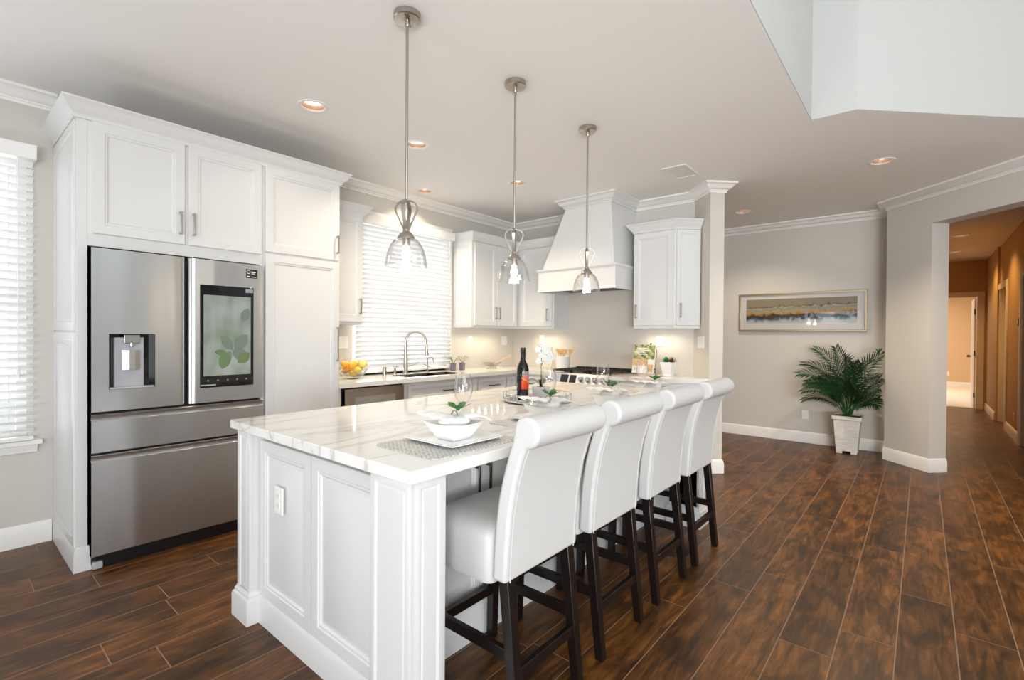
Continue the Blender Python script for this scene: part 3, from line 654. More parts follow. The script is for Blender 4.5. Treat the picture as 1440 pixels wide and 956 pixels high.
door(t, 'door', .018, 1.443, .245, .957, (XF + .02 - .02 * q, 1.915 - .02 * q), (-1, -1), hpos=(.035, .15), rings=SLIM)
# range hood
t = thing('range_hood', 'tall tapered white range hood reaching the ceiling above the cooktop', 'range hood', (4.8, 2.9, 1.82))
b = MB()
def rect(x, y0, y1, z, xb=XR): return [(x, y0, z), (x, y1, z), (xb, y1, z), (xb, y0, z)]
hy0, hy1, hx = 2.405, 3.385, 4.50
b.loft([rect(hx + .03, hy0 + .03, hy1 - .03, 2.07), rect(4.555, 2.49, 3.02 + .03, 2.74)])
b.build('chimney', 'white', t)
b = MB(); b.box(hx, XR, hy0, hy0 + .03, 1.825, 2.06); b.box(hx, XR, hy1 - .03, hy1, 1.825, 2.06); b.box(hx, hx + .03, hy0 + .03, hy1 - .03, 1.825, 2.06); b.box(hx + .03, XR, hy0 + .03, hy1 - .03, 2.03, 2.06)
b.build('skirt', 'white', t, bevel=.002)
b = MB(); b.sweep([(XR, hy1), (hx, hy1), (hx, hy0), (XR, hy0)], [(-.02, 2.04), (.004, 2.04), (.008, 2.05), (.02, 2.062), (.022, 2.078), (-.02, 2.082)], side=-1); b.sweep([(XR, hy1), (hx, hy1), (hx, hy0), (XR, hy0)], [(0, 1.825), (.006, 1.825), (.006, 1.84), (0, 1.85)], side=-1); b.build('skirt_moulding', 'white', t)
b = MB(); b.sweep([(XR, 3.055), (4.553, 3.055), (4.553, 2.485), (XR, 2.485)], off(CROWN, H), side=-1); b.box(4.553, XR, 2.485, 3.055, 2.72, 2.815); b.build('crown', 'white', t)
b = MB(); b.box(hx + .06, XR - .05, hy0 + .06, hy1 - .06, 1.86, 1.875)
for i in range(16): b.box(hx + .1 + i * .028, hx + .112 + i * .028, hy0 + .1, hy1 - .1, 1.85, 1.862)
b.build('filter', 'darkpull', t)
# under-cabinet lights
def spot(name, loc, power, col, ang=110, blend=.7, rad=.05):
    l = bpy.data.lights.new(name, 'SPOT'); l.energy = power; l.color = col; l.spot_size = R(ang); l.spot_blend = blend; l.shadow_soft_size = rad
    o = bpy.data.objects.new(name, l); C.objects.link(o); o.location = loc; return o
WARM = (1.0, .80, .56)
def ucl(label, x0, x1, y0, y1, z, n, power):
    t = thing('under_cabinet_light', label, 'light', ((x0 + x1) / 2, (y0 + y1) / 2, z), 'lights under the wall cabinets')
    b = MB(); b.box(x0, x1, y0, y1, z - .012, z - .0005); b.build('housing', 'trim', t, bevel=.002)
    for k in range(n):
        f = (k + .5) / n; al = (x1 - x0) > (y1 - y0)
        cx = x0 + (x1 - x0) * (f if al else .5); cyy = y0 + (y1 - y0) * (.5 if al else f)
        d = MB(); d.cyl((cx, cyy, z - .016), (cx, cyy, z - .012), .011, n=12); d.build('led', 'led', t)
        spot('under_cabinet_lamp', (cx, cyy, z - .018), power / n, WARM, 150, .6, .012)
    return t
ucl('light bar of six bright dots under the two-door wall cabinet', 4.05, 4.72, 4.02, 4.06, 1.436, 6, 14)
ucl('light bar under the corner wall cabinet left of the hood', 4.90, 4.94, 3.44, 3.85, 1.436, 3, 9)
ucl('light bar under the angled wall cabinet right of the hood', 4.92, 4.96, 1.98, 2.3, 1.436, 3, 8)
ucl('light bar under the narrow wall cabinet by the pantry', 2.25, 2.45, 4.02, 4.06, 1.436, 1, 4)
# ------------------------------------------------------------------ base cabinets, counters, appliances
CT = .9226; CB = .883; YC = 3.653; YD = 3.68
def basecab(t, x0, x1, y0=YD + .02, y1=YS):
    b = MB(); b.box(x0, x1, y0, y1, .1, CB); b.box(x0, x1, y0 + .06, y1, 0, .1); b.build('carcass', 'white', t, bevel=.0015)
t = thing('filler_panel', 'narrow white filler strip between the pantry and the dishwasher', 'filler panel', (2.15, 3.9, 0))
b = MB(); b.box(2.1135, 2.195, YD, YS, 0, CB); b.build('panel', 'white', t, bevel=.0015)
t = thing('dishwasher', 'stainless dishwasher with pocket handle under the sink counter', 'dishwasher', (2.51, 3.9, 0))
b = MB(); b.box(2.197, 2.829, YD + .02, YS - .02, .0, CB - .002); b.build('body', 'black', t)
b = MB()
px0, px1, pz0, pz1 = 2.318, 2.735, .728, .797
b.box(2.222, px0, YD - .012, YD + .018, .1, .868); b.box(px1, 2.826, YD - .012, YD + .018, .1, .868); b.box(px0, px1, YD - .012, YD + .018, .1, pz0); b.box(px0, px1, YD - .012, YD + .018, pz1, .868)
d = b.build('door', 'steelwarm', t, uv='xz', smooth=25)
b = MB(); b.loft([[(x, YD - .008, pz1), (x, YD - .011, pz0 + .004), (x, YD + .008, pz0 + .012), (x, YD + .014, pz0 + .03), (x, YD + .014, pz1)] for x in (px0, px1)]); b.build('pocket_handle', 'steel', d, uv='xz')
t = thing('sink_cabinet', 'white base cabinet with wide drawer front below the sink', 'cabinet', (3.33, 3.9, 0))
b = MB(); b.box(2.832, 3.822, YD + .02, YD + .06, .1, CB); b.box(2.832, 2.85, YD + .06, YS, .1, CB); b.box(3.804, 3.822, YD + .06, YS, .1, CB); b.box(2.832, 3.822, YD + .08, YS, 0, .1); b.build('carcass', 'white', t, bevel=.0015)
door(t, 'drawer_front', .055, .70, .92, .15, (2.832, YD), (0, -1), rings=SLIM, hpos=(.51, .075), hal='u', ln=.16, hm='darkpull')
door(t, 'door', .055, .12, .455, .565, (2.832, YD), (0, -1), hpos=(.42, .48), hm='darkpull'); door(t, 'door', .52, .12, .455, .565, (2.832, YD), (0, -1), hpos=(.035, .48), hm='darkpull')
t = thing('drawer_cabinet', 'white base cabinet with a drawer right of the sink', 'cabinet', (4.07, 3.9, 0))
basecab(t, 3.824, 4.30)
door(t, 'drawer_front', .01, .70, .455, .15, (3.824, YD), (0, -1), rings=SLIM, hpos=(.245, .075), hal='u', ln=.15, hm='darkpull')
door(t, 'door', .01, .12, .455, .565, (3.824, YD), (0, -1), hpos=(.05, .48), hm='darkpull')
t = thing('corner_cabinet', 'white base cabinet filling the corner left of the range', 'cabinet', (4.75, 3.7, 0))
b = MB(); b.prism([(4.302, YS), (4.302, YD + .02), (4.49, YD + .02), (4.49, 3.21), (XR, 3.21), (XR, YS)], .0, CB); b.build('carcass', 'white', t, bevel=.0015)
door(t, 'door', .01, .12, .15, .73, (4.305, YD), (0, -1), rings=SLIM)
door(t, 'drawer_front', .05, .70, .40, .15, (4.47, 3.70 - .03), (-1, 0), rings=SLIM, hpos=(.20, .075), hal='u', hm='darkpull')
door(t, 'door', .05, .12, .40, .565, (4.47, 3.70 - .03), (-1, 0), hpos=(.36, .48), hm='darkpull')
t = thing('base_cabinet', 'white base cabinet with an angled end right of the range', 'cabinet', (4.8, 1.95, 0))
P = [(XR, 2.45), (4.49, 2.45), (4.49, 1.955), (4.868, 1.577), (XR - .002, 1.82)]
b = MB(); b.prism(P, 0, CB); b.build('carcass', 'white', t, bevel=.0015)
door(t, 'drawer_front', .01, .70, .46, .15, (4.47, 2.45), (-1, 0), rings=SLIM, hpos=(.23, .075), hal='u', hm='darkpull'); door(t, 'door', .01, .12, .46, .565, (4.47, 2.45), (-1, 0), hpos=(.42, .48), hm='darkpull')
fx, fy = 4.49 - .02 * q, 1.955 - .02 * q
door(t, 'door', .015, .12, .245, .745, (fx, fy), (-1, -1), rings=SLIM); door(t, 'door', .27, .12, .245, .745, (fx, fy), (-1, -1), rings=SLIM)
for s_ in (.235, .30):
    k = MB(); c = Vector((fx, fy, .815)) + Vector((q, -q, 0)) * s_; k.cyl(c, c + Vector((-q, -q, 0)) * .022, .006, .006, 10); k.sphere(c + Vector((-q, -q, 0)) * .026, .011, n=10); k.build('knob', 'darkpull', t)
# counters
SX0, SX1, SY0, SY1 = 2.96, 3.70, 3.76, 4.07
t = MB(); t.box(2.1135, SX0, YC, YS, CB, CT); t.box(SX0, SX1, YC, SY0, CB, CT); t.box(SX0, SX1, SY1, YS, CB, CT); t.prism([(SX1, YS), (SX1, YC), (4.47, YC), (4.47, 3.208), (XR, 3.208), (XR, YS)], CB, CT)
o = t.build('countertop', 'quartz', loc=(3.5, 3.95, CB), smooth=None); tag(o, 'white quartz worktop running under the window from pantry to range', 'countertop')
t = MB(); t.prism([(XR, 2.453), (4.47, 2.453), (4.47, 1.947), (4.858, 1.559), (XR - .001, 1.82)], CB, CT); o = t.build('countertop', 'quartz', loc=(4.8, 1.95, CB), smooth=None); tag(o, 'short white quartz worktop with an angled end right of the range', 'countertop')
b = MB(); zz = CB - .002
for a in ((SX0, SX0 + .008, SY0, SY1), (SX1 - .008, SX1, SY0, SY1), (SX0, SX1, SY0, SY0 + .008), (SX0, SX1, SY1 - .008, SY1), (3.44, 3.455, SY0, SY1)): b.box(*a, .70, CT - .002)
b.box(SX0, SX1, SY0, SY1, .69, .70); o = b.build('sink', 'steelwarm', loc=(3.33, 3.9, .69), uv='xz', smooth=None); tag(o, 'undermount stainless double bowl sink below the window', 'sink')
# faucet
fx, fy = 3.205, 4.135
t = thing('faucet', 'tall brushed nickel pull-down faucet with arched neck', 'faucet', (fx, fy, CT))
b = MB(); b.lathe([(0, 0), (.029, 0), (.029, .008), (.024, .016), (.022, .15), (.015, .30), (.0125, .33), (.0125, .335)], (fx, fy, CT), 20)
pts = [(fx, fy, CT + .32)]; dx, dy = .86, -.5
for i in range(17):
    a = math.pi - i / 16 * R(190); rr = .105; pts.append((fx + dx * (rr + rr * math.cos(a)), fy + dy * (rr + rr * math.cos(a)), CT + .335 + rr * math.sin(a)))
b.tube(pts, .0125, 12); b.build('neck', 'nickel', t)
e = Vector(pts[-1]); b = MB(); b.tube([e + Vector((0, 0, .012)), e + Vector((.004, -.002, -.03)), e + Vector((.010, -.006, -.13))], [.0135, .016, .019], 14); b.build('spray_head', 'nickel', t)
b = MB(); b.tube([(fx + .018, fy - .012, CT + .085), (fx + .05, fy - .034, CT + .09), (fx + .125, fy - .085, CT + .118)], [.011, .010, .005], 10); b.build('lever_handle', 'nickel', t)
t = thing('filter_faucet', 'small arched water faucet with cross handle at the sink', 'faucet', (3.50, 4.135, CT))
b = MB(); b.lathe([(0, 0), (.017, 0), (.015, .01), (.008, .02), (.008, .06), (.006, .065)], (3.50, 4.135, CT), 14)
pts = [(3.50, 4.135, CT + .06), (3.50, 4.135, CT + .13)] + [(3.50 + .86 * (.032 - .032 * math.cos(a)), 4.135 - .5 * (.032 - .032 * math.cos(a)), CT + .13 + .032 * math.sin(a)) for a in [R(i * 20) for i in range(1, 10)]] + [(3.50 + .86 * .064, 4.135 - .5 * .064, CT + .105)]
b.tube(pts, .0048, 8); b.build('neck', 'nickel', t)
b = MB(); b.tube([(3.465, 4.15, CT + .085), (3.50, 4.135, CT + .07), (3.53, 4.12, CT + .05)], [.005, .006, .005], 8); b.build('cross_handle', 'nickel', t)
b = MB(); b.lathe([(0, 0), (.022, 0), (.022, .07), (.019, .078), (0, .08)], (2.945, 4.14, CT), 18); o = b.build('air_gap_cap', 'nickel', loc=(2.945, 4.14, CT)); tag(o, 'wider nickel cylinder cap on the worktop left of the faucet', 'air gap cap')
t = thing('soap_dispenser', 'slim nickel soap pump just left of the tall faucet', 'soap dispenser', (3.075, 4.14, CT))
b = MB(); b.lathe([(0, 0), (.02, 0), (.018, .008), (.013, .015), (.013, .06), (0, .06)], (3.075, 4.14, CT), 16); b.build('base', 'nickel', t)
b = MB(); b.cyl((3.075, 4.14, CT + .06), (3.075, 4.14, CT + .075), .007); b.box(3.058, 3.095, 4.10, 4.152, CT + .073, CT + .084); b.build('pump_head', 'nickel', t, bevel=.003)
# range
ry0, ry1 = 2.457, 3.205
t = thing('range', 'stainless slide-in gas range with black grates and front knobs', 'range', (4.75, 2.83, 0))
b = MB(); b.box(4.50, XR - .003, ry0, ry1, .02, .90); b.box(4.56, XR - .003, ry0, ry1, 0, .02); b.build('body', 'steelwarm', t, uv='yz')
b = MB(); b.box(4.50, XR - .003, ry0, ry1, .90, .925); b.build('cooktop', 'steelwarm', t, uv='yx', bevel=.003)
b = MB(); b.extr([(4.50, .925), (4.48, .925), (4.435, .815), (4.435, .79), (4.50, .79)], fr((0, ry1, 0), (1, 0, 0), (0, 0, 1)), ry1 - ry0); cp = b.build('control_panel', 'steel', t, uv='yz', smooth=20)
pm = fr((4.437, ry1 - .02, .82), (0, -1, 0), Vector((.045, 0, .11)))     # panel plane: u right, v up
b = MB()
b.box(.15, .245, .008, .095, .0, .003, pm); b.box(.265, .345, .008, .095, .0, .003, pm); b.build('display', 'blackgloss', cp)
for k in range(4):
    kk = MB(); c = pm @ Vector((.41 + k * .085, .052, 0)); n = (pm.to_3x3() @ Vector((0, 0, 1))); kk.cyl(c, c + n * .008, .031, .031, 18); kk.cyl(c + n * .008, c + n * .034, .026, .022, 18); kk.build('knob', 'chrome', cp, bevel=.002)
b = MB(); b.box(4.47, 4.50, ry0 + .01, ry1 - .01, .20, .775); od = b.build('oven_door', 'steelwarm', t, uv='yz')
b = MB(); b.box(4.466, 4.471, ry0 + .14, ry1 - .14, .33, .62); b.build('oven_window', 'blackgloss', od)
b = MB(); b.cyl((4.42, ry0 + .08, .73), (4.42, ry1 - .08, .73), .012); b.box(4.42, 4.47, ry0 + .1, ry0 + .12, .72, .74); b.box(4.42, 4.47, ry1 - .12, ry1 - .1, .72, .74); b.build('oven_handle', 'nickel', od)
b = MB(); b.box(4.47, 4.50, ry0 + .01, ry1 - .01, .05, .19); b.build('drawer', 'steelwarm', t, uv='yz')
for k in range(3):
    g = MB(); y0 = ry0 + .012 + k * .243; y1 = y0 + .237; x0, x1 = 4.53, 5.07; z = .955
    for a in (x0, x1 - .014, (x0 + x1) / 2 - .007): g.box(a, a + .014, y0, y1, z - .014, z)
    for a in (y0, y1 - .014, (y0 + y1) / 2 - .007): g.box(x0, x1, a, a + .014, z - .014, z)
    for cx in (x0 + .14, x1 - .14):
        for m_ in range(4):
            an = math.pi / 4 + m_ * math.pi / 2; g.tube([(cx + .03 * math.cos(an), (y0 + y1) / 2 + .03 * math.sin(an), z - .004), (cx + .11 * math.cos(an), (y0 + y1) / 2 + .11 * math.sin(an), z - .004)], .006, 6)
    for cx in (x0, x1 - .014):
        for cyy in (y0, y1 - .014): g.box(cx, cx + .014, cyy, cyy + .014, .925, z - .01)
    g.build('grate', 'iron', t)
    for cx in (x0 + .14, x1 - .14):
        h = MB(); h.lathe([(0, 0), (.05, 0), (.05, .006), (.036, .008), (.034, .016), (0, .018)], (cx, (y0 + y1) / 2, .925), 20); h.build('burner', 'iron', t)
b = MB(); b.box(5.035, XR - .004, ry0, ry1, .925, .965); b.build('rear_trim', 'black', t, bevel=.003)
# ------------------------------------------------------------------ island
IX0, IX1, IY0, IY1 = .9154, 3.60, 1.156, 2.50
t = thing('kitchen_island', 'white panelled kitchen island with corner posts', 'kitchen island', (2.25, 1.85, 0))
b = MB(); b.box(1.002, 3.51, 1.50, 2.42, 0, CB); b.box(1.002, 1.075, 1.19, 1.50, 0, CB); b.box(3.43, 3.51, 1.19, 1.50, 0, CB); b.build('body', 'white', t)
ENDP = [(0, -.012), (0, .0), (.048, 0), (.052, -.004), (.060, -.004), (.068, -.010), (.078, -.010), (.088, -.006)]
pa = MB(); pa.panel(fr((.983, 2.335, .125), (0, -1, 0), (0, 0, 1)), .465, .715, ENDP); p1 = pa.build('end_panel', 'white', t)
pa = MB(); pa.panel(fr((.983, 1.864, .125), (0, -1, 0), (0, 0, 1)), .475, .715, ENDP); pa.build('end_panel', 'white', t)
def outlet(parent_or_label, M, name='electrical_outlet', w_=.072, h_=.115, kind='duplex', parent=None, group='wall outlets and switches'):
    if parent: t_ = None
    b = MB(); b.panel(M @ Matrix.Translation((-w_ / 2, -h_ / 2, 0)), w_, h_, [(0, -.0005), (0, .003), (.003, .006), (.005, .006)])
    if parent: pl = b.build('outlet_plate', 'trim', parent)
    else:
        t_ = thing(name, parent_or_label, 'outlet' if kind == 'duplex' else 'switch', M.translation, group); pl = b.build('plate', 'trim', t_)
    n = max(1, round(w_ / .072)); k = MB(); s = MB()
    for j in range(n):
        cx = (j - (n - 1) / 2) * .046
        if kind == 'duplex':
            for cz in (-.02, .02):
                k.box(cx - .016, cx + .016, cz - .013, cz + .013, .006, .0075, M)
                s.box(cx - .008, cx - .005, cz - .004, cz + .006, .0075, .0079, M); s.box(cx + .005, cx + .008, cz - .004, cz + .006, .0075, .0079, M)
        else: k.box(cx - .016, cx + .016, -.033, .033, .006, .0085, M)
    tgt = pl if parent else t_
    k.build('socket' if kind == 'duplex' else 'rocker', 'porcelain', tgt)
    if kind == 'duplex': s.build('slot', 'greyplastic', tgt)
    else: s.bm.free()
    return t_ or pl
outlet(None, fr((.9735, 2.12, .61), (0, -1, 0), (0, 0, 1)), parent=p1)
b = MB(); b.sweep([(.992, 2.335), (.992, 1.385)], off([(0, 0), (.018, 0), (.018, .085), (.014, .1), (.012, .112), (.006, .122), (0, .125)], 0), side=-1); b.sweep([(1.075, 1.50), (3.43, 1.50)], BASE, side=-1); b.build('plinth', 'white', t)
PB = [(0, 0), (.018, 0), (.018, .10), (.015, .112), (.008, .118), (.008, .128), (.003, .135), (0, .145)]
def post(x0, x1, y0, y1, faces):
    b = MB(); ix = .014 if 'w' in faces else 0; iy = .014 if 's' in faces else 0; b.box(x0 + ix, x1, y0 + iy, y1, .0, CB)
    for f in faces:
        if f == 'w': b.panel(fr((x0, y1, .0), (0, -1, 0), (0, 0, 1)), y1 - y0, CB - .001, [(0, -.0145), (0, -.001), (.002, 0), (.026, 0), (.030, -.007), (.035, -.007), (.040, -.003), (.048, -.003)] if y1 - y0 > .12 else [(0, -.0145), (0, -.001), (.002, 0), (.022, 0), (.026, -.007), (.031, -.007), (.036, -.003)])
        if f == 's': b.panel(fr((x0 + ix, y0, .0), (1, 0, 0), (0, 0, 1)), x1 - x0 - ix, CB - .001, [(0, -.0145), (0, -.001), (.002, 0), (.026, 0), (.030, -.007), (.035, -.007), (.040, -.003), (.048, -.003)])
    b.sweep([(x0, y0), (x0, y1), (x1, y1), (x1, y0)], PB, side=1, closed=True)
    b.build('post', 'white', t)
post(.940, 1.075, 2.345, 2.48, 'w'); post(.932, 1.075, 1.175, 1.385, 'ws'); post(3.43, 3.572, 1.175, 1.385, 's'); post(3.43, 3.572, 2.345, 2.48, '')
for k in range(5): door(t, 'door', .005 + k * .47, .15, .464, .70, (3.43, 2.44), (0, 1), rings=SLIM, hpos=((.43, .54) if k % 2 == 0 else (.032, .54)), ln=.15, hm='darkpull')
for k in range(5):
    x = .095 + k * .468; door(t, 'door', x, .15, .462, .70, (1.0, 1.48), (0, -1), rings=SLIM, hpos=((.43, .54) if k % 2 == 0 else (.032, .54)), ln=.15, hm='darkpull')
b = MB(); b.box(IX0, IX1, IY0, IY1, CB, CT); o = b.build('island_countertop', 'quartz', loc=(2.25, 1.85, CB), bevel=.003); tag(o, 'large white veined quartz slab on top of the kitchen island', 'countertop')
# ------------------------------------------------------------------ bar stools
def stool(loc, label):
    t = thing('bar_stool', label, 'bar stool', loc, 'upholstered stools along the island')
    X, Y = loc[0], loc[1]
    back = [(-.183, .515), (-.188, .62), (-.199, .74), (-.219, .85), (-.245, .935), (-.262, .972)]
    sc_ = [(-.262 + .052 * math.cos(R(a)), 1.022 + .052 * math.sin(R(a))) for a in range(250, 20, -20)]
    front = [(-.208, .99), (-.190, .94), (-.168, .87), (-.150, .80), (-.136, .71), (-.128, .61), (-.124, .515)]
    prof = back + sc_ + front
    b = MB(); b.loft([[(X + x, Y + y, z) for y, z in prof] for x in (-.215, .215)]); b.build('backrest', 'fabric', t, bevel=.012, seg=3, smooth=50)
    w_ = MB()
    for s in (-1, 1):
        w_.tube([(X + s * .19, Y + y - .0005, z) for y, z in back], .0022, 6)
    w_.tube([(X - .19, Y - .2625, .972), (X + .19, Y - .2625, .972)], .0022, 6)
    w_.build('piping', 'fabric', t)
    b = MB()
    def ring(z, i, cr=.03):
        x0, x1, y0, y1 = -.222 + i, .222 - i, -.12 + i * .5, .230 - i
        pts = []
        for cx, cyy, a0 in ((x1 - cr, y1 - cr, 0), (x0 + cr, y1 - cr, 90), (x0 + cr, y0 + cr, 180), (x1 - cr, y0 + cr, 270)):
            for a in (0, 30, 60, 90): pts.append((X + cx + cr * math.cos(R(a0 + a)), Y + cyy + cr * math.sin(R(a0 + a)), z))
        return pts
    b.loft([ring(.495, .004), ring(.505, 0), ring(.62, 0), ring(.648, .006), ring(.668, .022), ring(.682, .06), ring(.688, .12)]); b.build('seat', 'fabric', t, smooth=60)
    def leg(x, y0b, y0t, zt):
        h0, h1 = .0175, .0205
        m = MB(); m.loft([[(X + x - h0, Y + y0b - h0, 0), (X + x + h0, Y + y0b - h0, 0), (X + x + h0, Y + y0b + h0, 0), (X + x - h0, Y + y0b + h0, 0)], [(X + x - h1, Y + y0t - h1, zt), (X + x + h1, Y + y0t - h1, zt), (X + x + h1, Y + y0t + h1, zt), (X + x - h1, Y + y0t + h1, zt)]]); m.build('leg', 'espresso', t, bevel=.002)
    for s in (-1, 1):
        leg(s * .178, -.215, -.158, .53); leg(s * .178, .228, .215, .50)
    for s in (-1, 1):
        m = MB(); m.box(X + s * .178 - .011, X + s * .178 + .011, Y - .19, Y + .222, .245, .283); m.build('stretcher', 'espresso', t, bevel=.0015)
    m = MB(); m.box(X - .178, X + .178, Y + .212, Y + .234, .20, .238); m.build('stretcher', 'espresso', t, bevel=.0015)
    m = MB(); m.box(X - .178, X + .178, Y - .206, Y - .184, .185, .223); m.build('stretcher', 'espresso', t, bevel=.0015)
    return t
st0 = stool((1.42, 1.215, 0), 'white upholstered stool nearest the camera, beside the island corner post')
dup(st0, (1.955, 1.215, 0), 'white upholstered stool second from the near corner post')
dup(st0, (2.505, 1.215, 0), 'white upholstered stool third from the near corner post')
dup(st0, (3.045, 1.215, 0), 'white upholstered stool at the far end of the island')
# ------------------------------------------------------------------ place settings
def placemat(x, y):
    b = MB(); b.prism([(x + dx_ * .225 + ex, y + dy_ * .17 + ey) for dx_, dy_, ex, ey in ((-1, -1, .0, .02), (-1, -1, .02, 0), (1, -1, -.02, 0), (1, -1, 0, .02), (1, 1, 0, -.02), (1, 1, -.02, 0), (-1, 1, .02, 0), (-1, 1, 0, -.02))], CT, CT + .004)
    return b.build('placemat', 'placemat', loc=(x, y, CT))
def plate(x, y, z):
    s = .137
    def sq(h, r, zz): return [(x + a * h + c * r, y + b_ * h + d_ * r, zz) for a, b_, c, d_ in ((-1, -1, 0, 1), (-1, -1, 1, 0), (1, -1, -1, 0), (1, -1, 0, 1), (1, 1, 0, -1), (1, 1, -1, 0), (-1, 1, 1, 0), (-1, 1, 0, -1))]
    b = MB(); b.loft([sq(.095, .01, z), sq(.1, .01, z + .002), sq(s, .012, z + .013), sq(s, .012, z + .016), sq(.1, .01, z + .006), sq(.09, .01, z + .005)])
    return b.build('dinner_plate', 'porcelain', loc=(x, y, z))
def bowl(x, y, z):
    def sq(h, zz, lift=0, n=6):
        pts = []
        for k in range(4):
            a = [(-1, -1), (1, -1), (1, 1), (-1, 1)][k]; c = [(-1, -1), (1, -1), (1, 1), (-1, 1)][(k + 1) % 4]
            for i in range(n):
                f = i / n; e = abs(f - .5) * 2
                pts.append((x + (a[0] + (c[0] - a[0]) * f) * h * (.93 + .07 * e), y + (a[1] + (c[1] - a[1]) * f) * h * (.93 + .07 * e), zz + lift * e ** 2))
        return pts
    b = MB(); b.loft([sq(.042, z), sq(.046, z + .004), sq(.060, z + .03, .002), sq(.084, z + .062, .008), sq(.088, z + .064, .010), sq(.078, z + .058, .008), sq(.056, z + .030, .002), sq(.04, z + .010)])
    return b.build('square_bowl', 'porcelain', loc=(x, y, z))
def napkin(x, y, z):
    t = thing('napkin', '', 'napkin', (x, y, z), 'napkins in the bowls')
    b = MB(); nu, nv = 12, 10
    for s in (-1, 1):
        g = []
        for i in range(nu + 1):
            f = i / nu; row = []
            for j in range(nv + 1):
                v = j / nv * 2 - 1; wd = .018 + .075 * f ** .8
                px = s * (.006 + .140 * f); py = v * wd
                pz = .028 * math.sin(f * math.pi * .75) + (.012 if s < 0 else -.018) * f ** 1.5 + .007 * math.sin(v * 9 + s) * f * (1 - f * .4) + .012 * (1 - f) * (1 - v * v)
                row.append((x + px * .82 + py * .1, y + py, z + pz))
            g.append(row)
        th = .004
        vt = [[b.bm.verts.new(p) for p in r] for r in g]; vb = [[b.bm.verts.new((p[0], p[1], p[2] - th)) for p in r] for r in g]
        for i in range(nu):
            for j in range(nv):
                b.bm.faces.new((vt[i][j], vt[i + 1][j], vt[i + 1][j + 1], vt[i][j + 1])); b.bm.faces.new((vb[i][j], vb[i][j + 1], vb[i + 1][j + 1], vb[i + 1][j]))
        ed = [(i, 0) for i in range(nu)] + [(nu, j) for j in range(nv)] + [(i, nv) for i in range(nu, 0, -1)] + [(0, j) for j in range(nv, 0, -1)]
        for k in range(len(ed)):
            a, c = ed[k], ed[(k + 1) % len(ed)]; b.bm.faces.new((vt[a[0]][a[1]], vb[a[0]][a[1]], vb[c[0]][c[1]], vt[c[0]][c[1]]))
    b.sphere((x, y, z - .004), .05, (1.35, 1.15, .5), 16)
    b.build('cloth', 'linen', t, smooth=70)
    r = MB(); r.tube([(x + .012 * math.cos(a) * .3, y + .022 * math.cos(a), z + .012 + .026 * math.sin(a)) for a in [R(i * 24) for i in range(15)]], .0022, 6, closed=True); rg = r.build('napkin_ring', 'nickel', t)
    l = MB()
    for k in range(5):
        a = k * 2 * math.pi / 5 + .3; ca, sa = math.cos(a), math.sin(a)
        pr = [(0, 0, 0), (.020, .016, .010), (.042, .015, .022), (.054, 0, .026), (.042, -.015, .022), (.020, -.016, .010)]
        cen = (.027, 0, .012); P3 = [(x + p[0] * ca - p[1] * sa, y - .018 + p[0] * sa + p[1] * ca, z + .042 + p[2]) for p in pr]; cc = (x + cen[0] * ca, y - .018 + cen[0] * sa, z + .042 + cen[2])
        for m_ in range(6): l.face([P3[m_], P3[(m_ + 1) % 6], cc])
    l.sphere((x, y - .018, z + .048), .009, n=8); l.build('leaf_ornament', 'green', rg)
    return t
def wineglass(x, y, z):
    pr = [(0, 0), (.036, 0), (.036, .0015), (.012, .005), (.0045, .012), (.0038, .075), (.006, .085), (.022, .094), (.037, .115), (.0435, .145), (.041, .185), (.0355, .222), (.0347, .222), (.040, .185), (.0424, .145), (.036, .116), (.021, .096), (0, .088)]
    b = MB(); b.lathe(pr, (x, y, z), 30)
    return b.build('wine_glass', 'glass', loc=(x, y, z), smooth=60)
WHO = ['nearest the island corner', 'second from the near end', 'third from the near end', 'at the far end of the island']
GR = {'placemat': 'placemats on the island', 'dinner_plate': 'dinner plates on the island', 'square_bowl': 'bowls on the plates'}
pm0 = placemat(1.275, 1.37); pl0 = plate(1.297, 1.375, CT + .004); bw0 = bowl(1.297, 1.375, CT + .0095); nk0 = napkin(1.30, 1.375, CT + .080); wg0 = wineglass(1.60, 1.635, CT)
sets = [(pm0, 'grey woven placemat %s', 'placemat', (1.275, 1.37)), (pl0, 'square white dinner plate %s', 'plate', (1.297, 1.375)), (bw0, 'square white bowl on its plate %s', 'bowl', (1.297, 1.375)), (nk0, 'white napkin with green leaf ring in the bowl %s', 'napkin', (1.30, 1.375)), (wg0, 'clear stemmed wine glass behind the setting %s', 'wine glass', (1.60, 1.635))]
grp = ['placemats on the island', 'dinner plates on the island', 'bowls on the plates', 'napkins in the bowls', 'wine glasses on the island']
for (o, lb, ct, p), g in zip(sets, grp):
    tag(o, lb % WHO[0], ct, g)
    for k, dx_ in ((1, .612), (2, 1.215), (3, 1.80)):
        ex = {1: .07, 2: .085, 3: .10}[k] if ct == 'wine glass' else 0
        dup(o, (p[0] + dx_ + ex, p[1], o.location.z), lb % WHO[k])
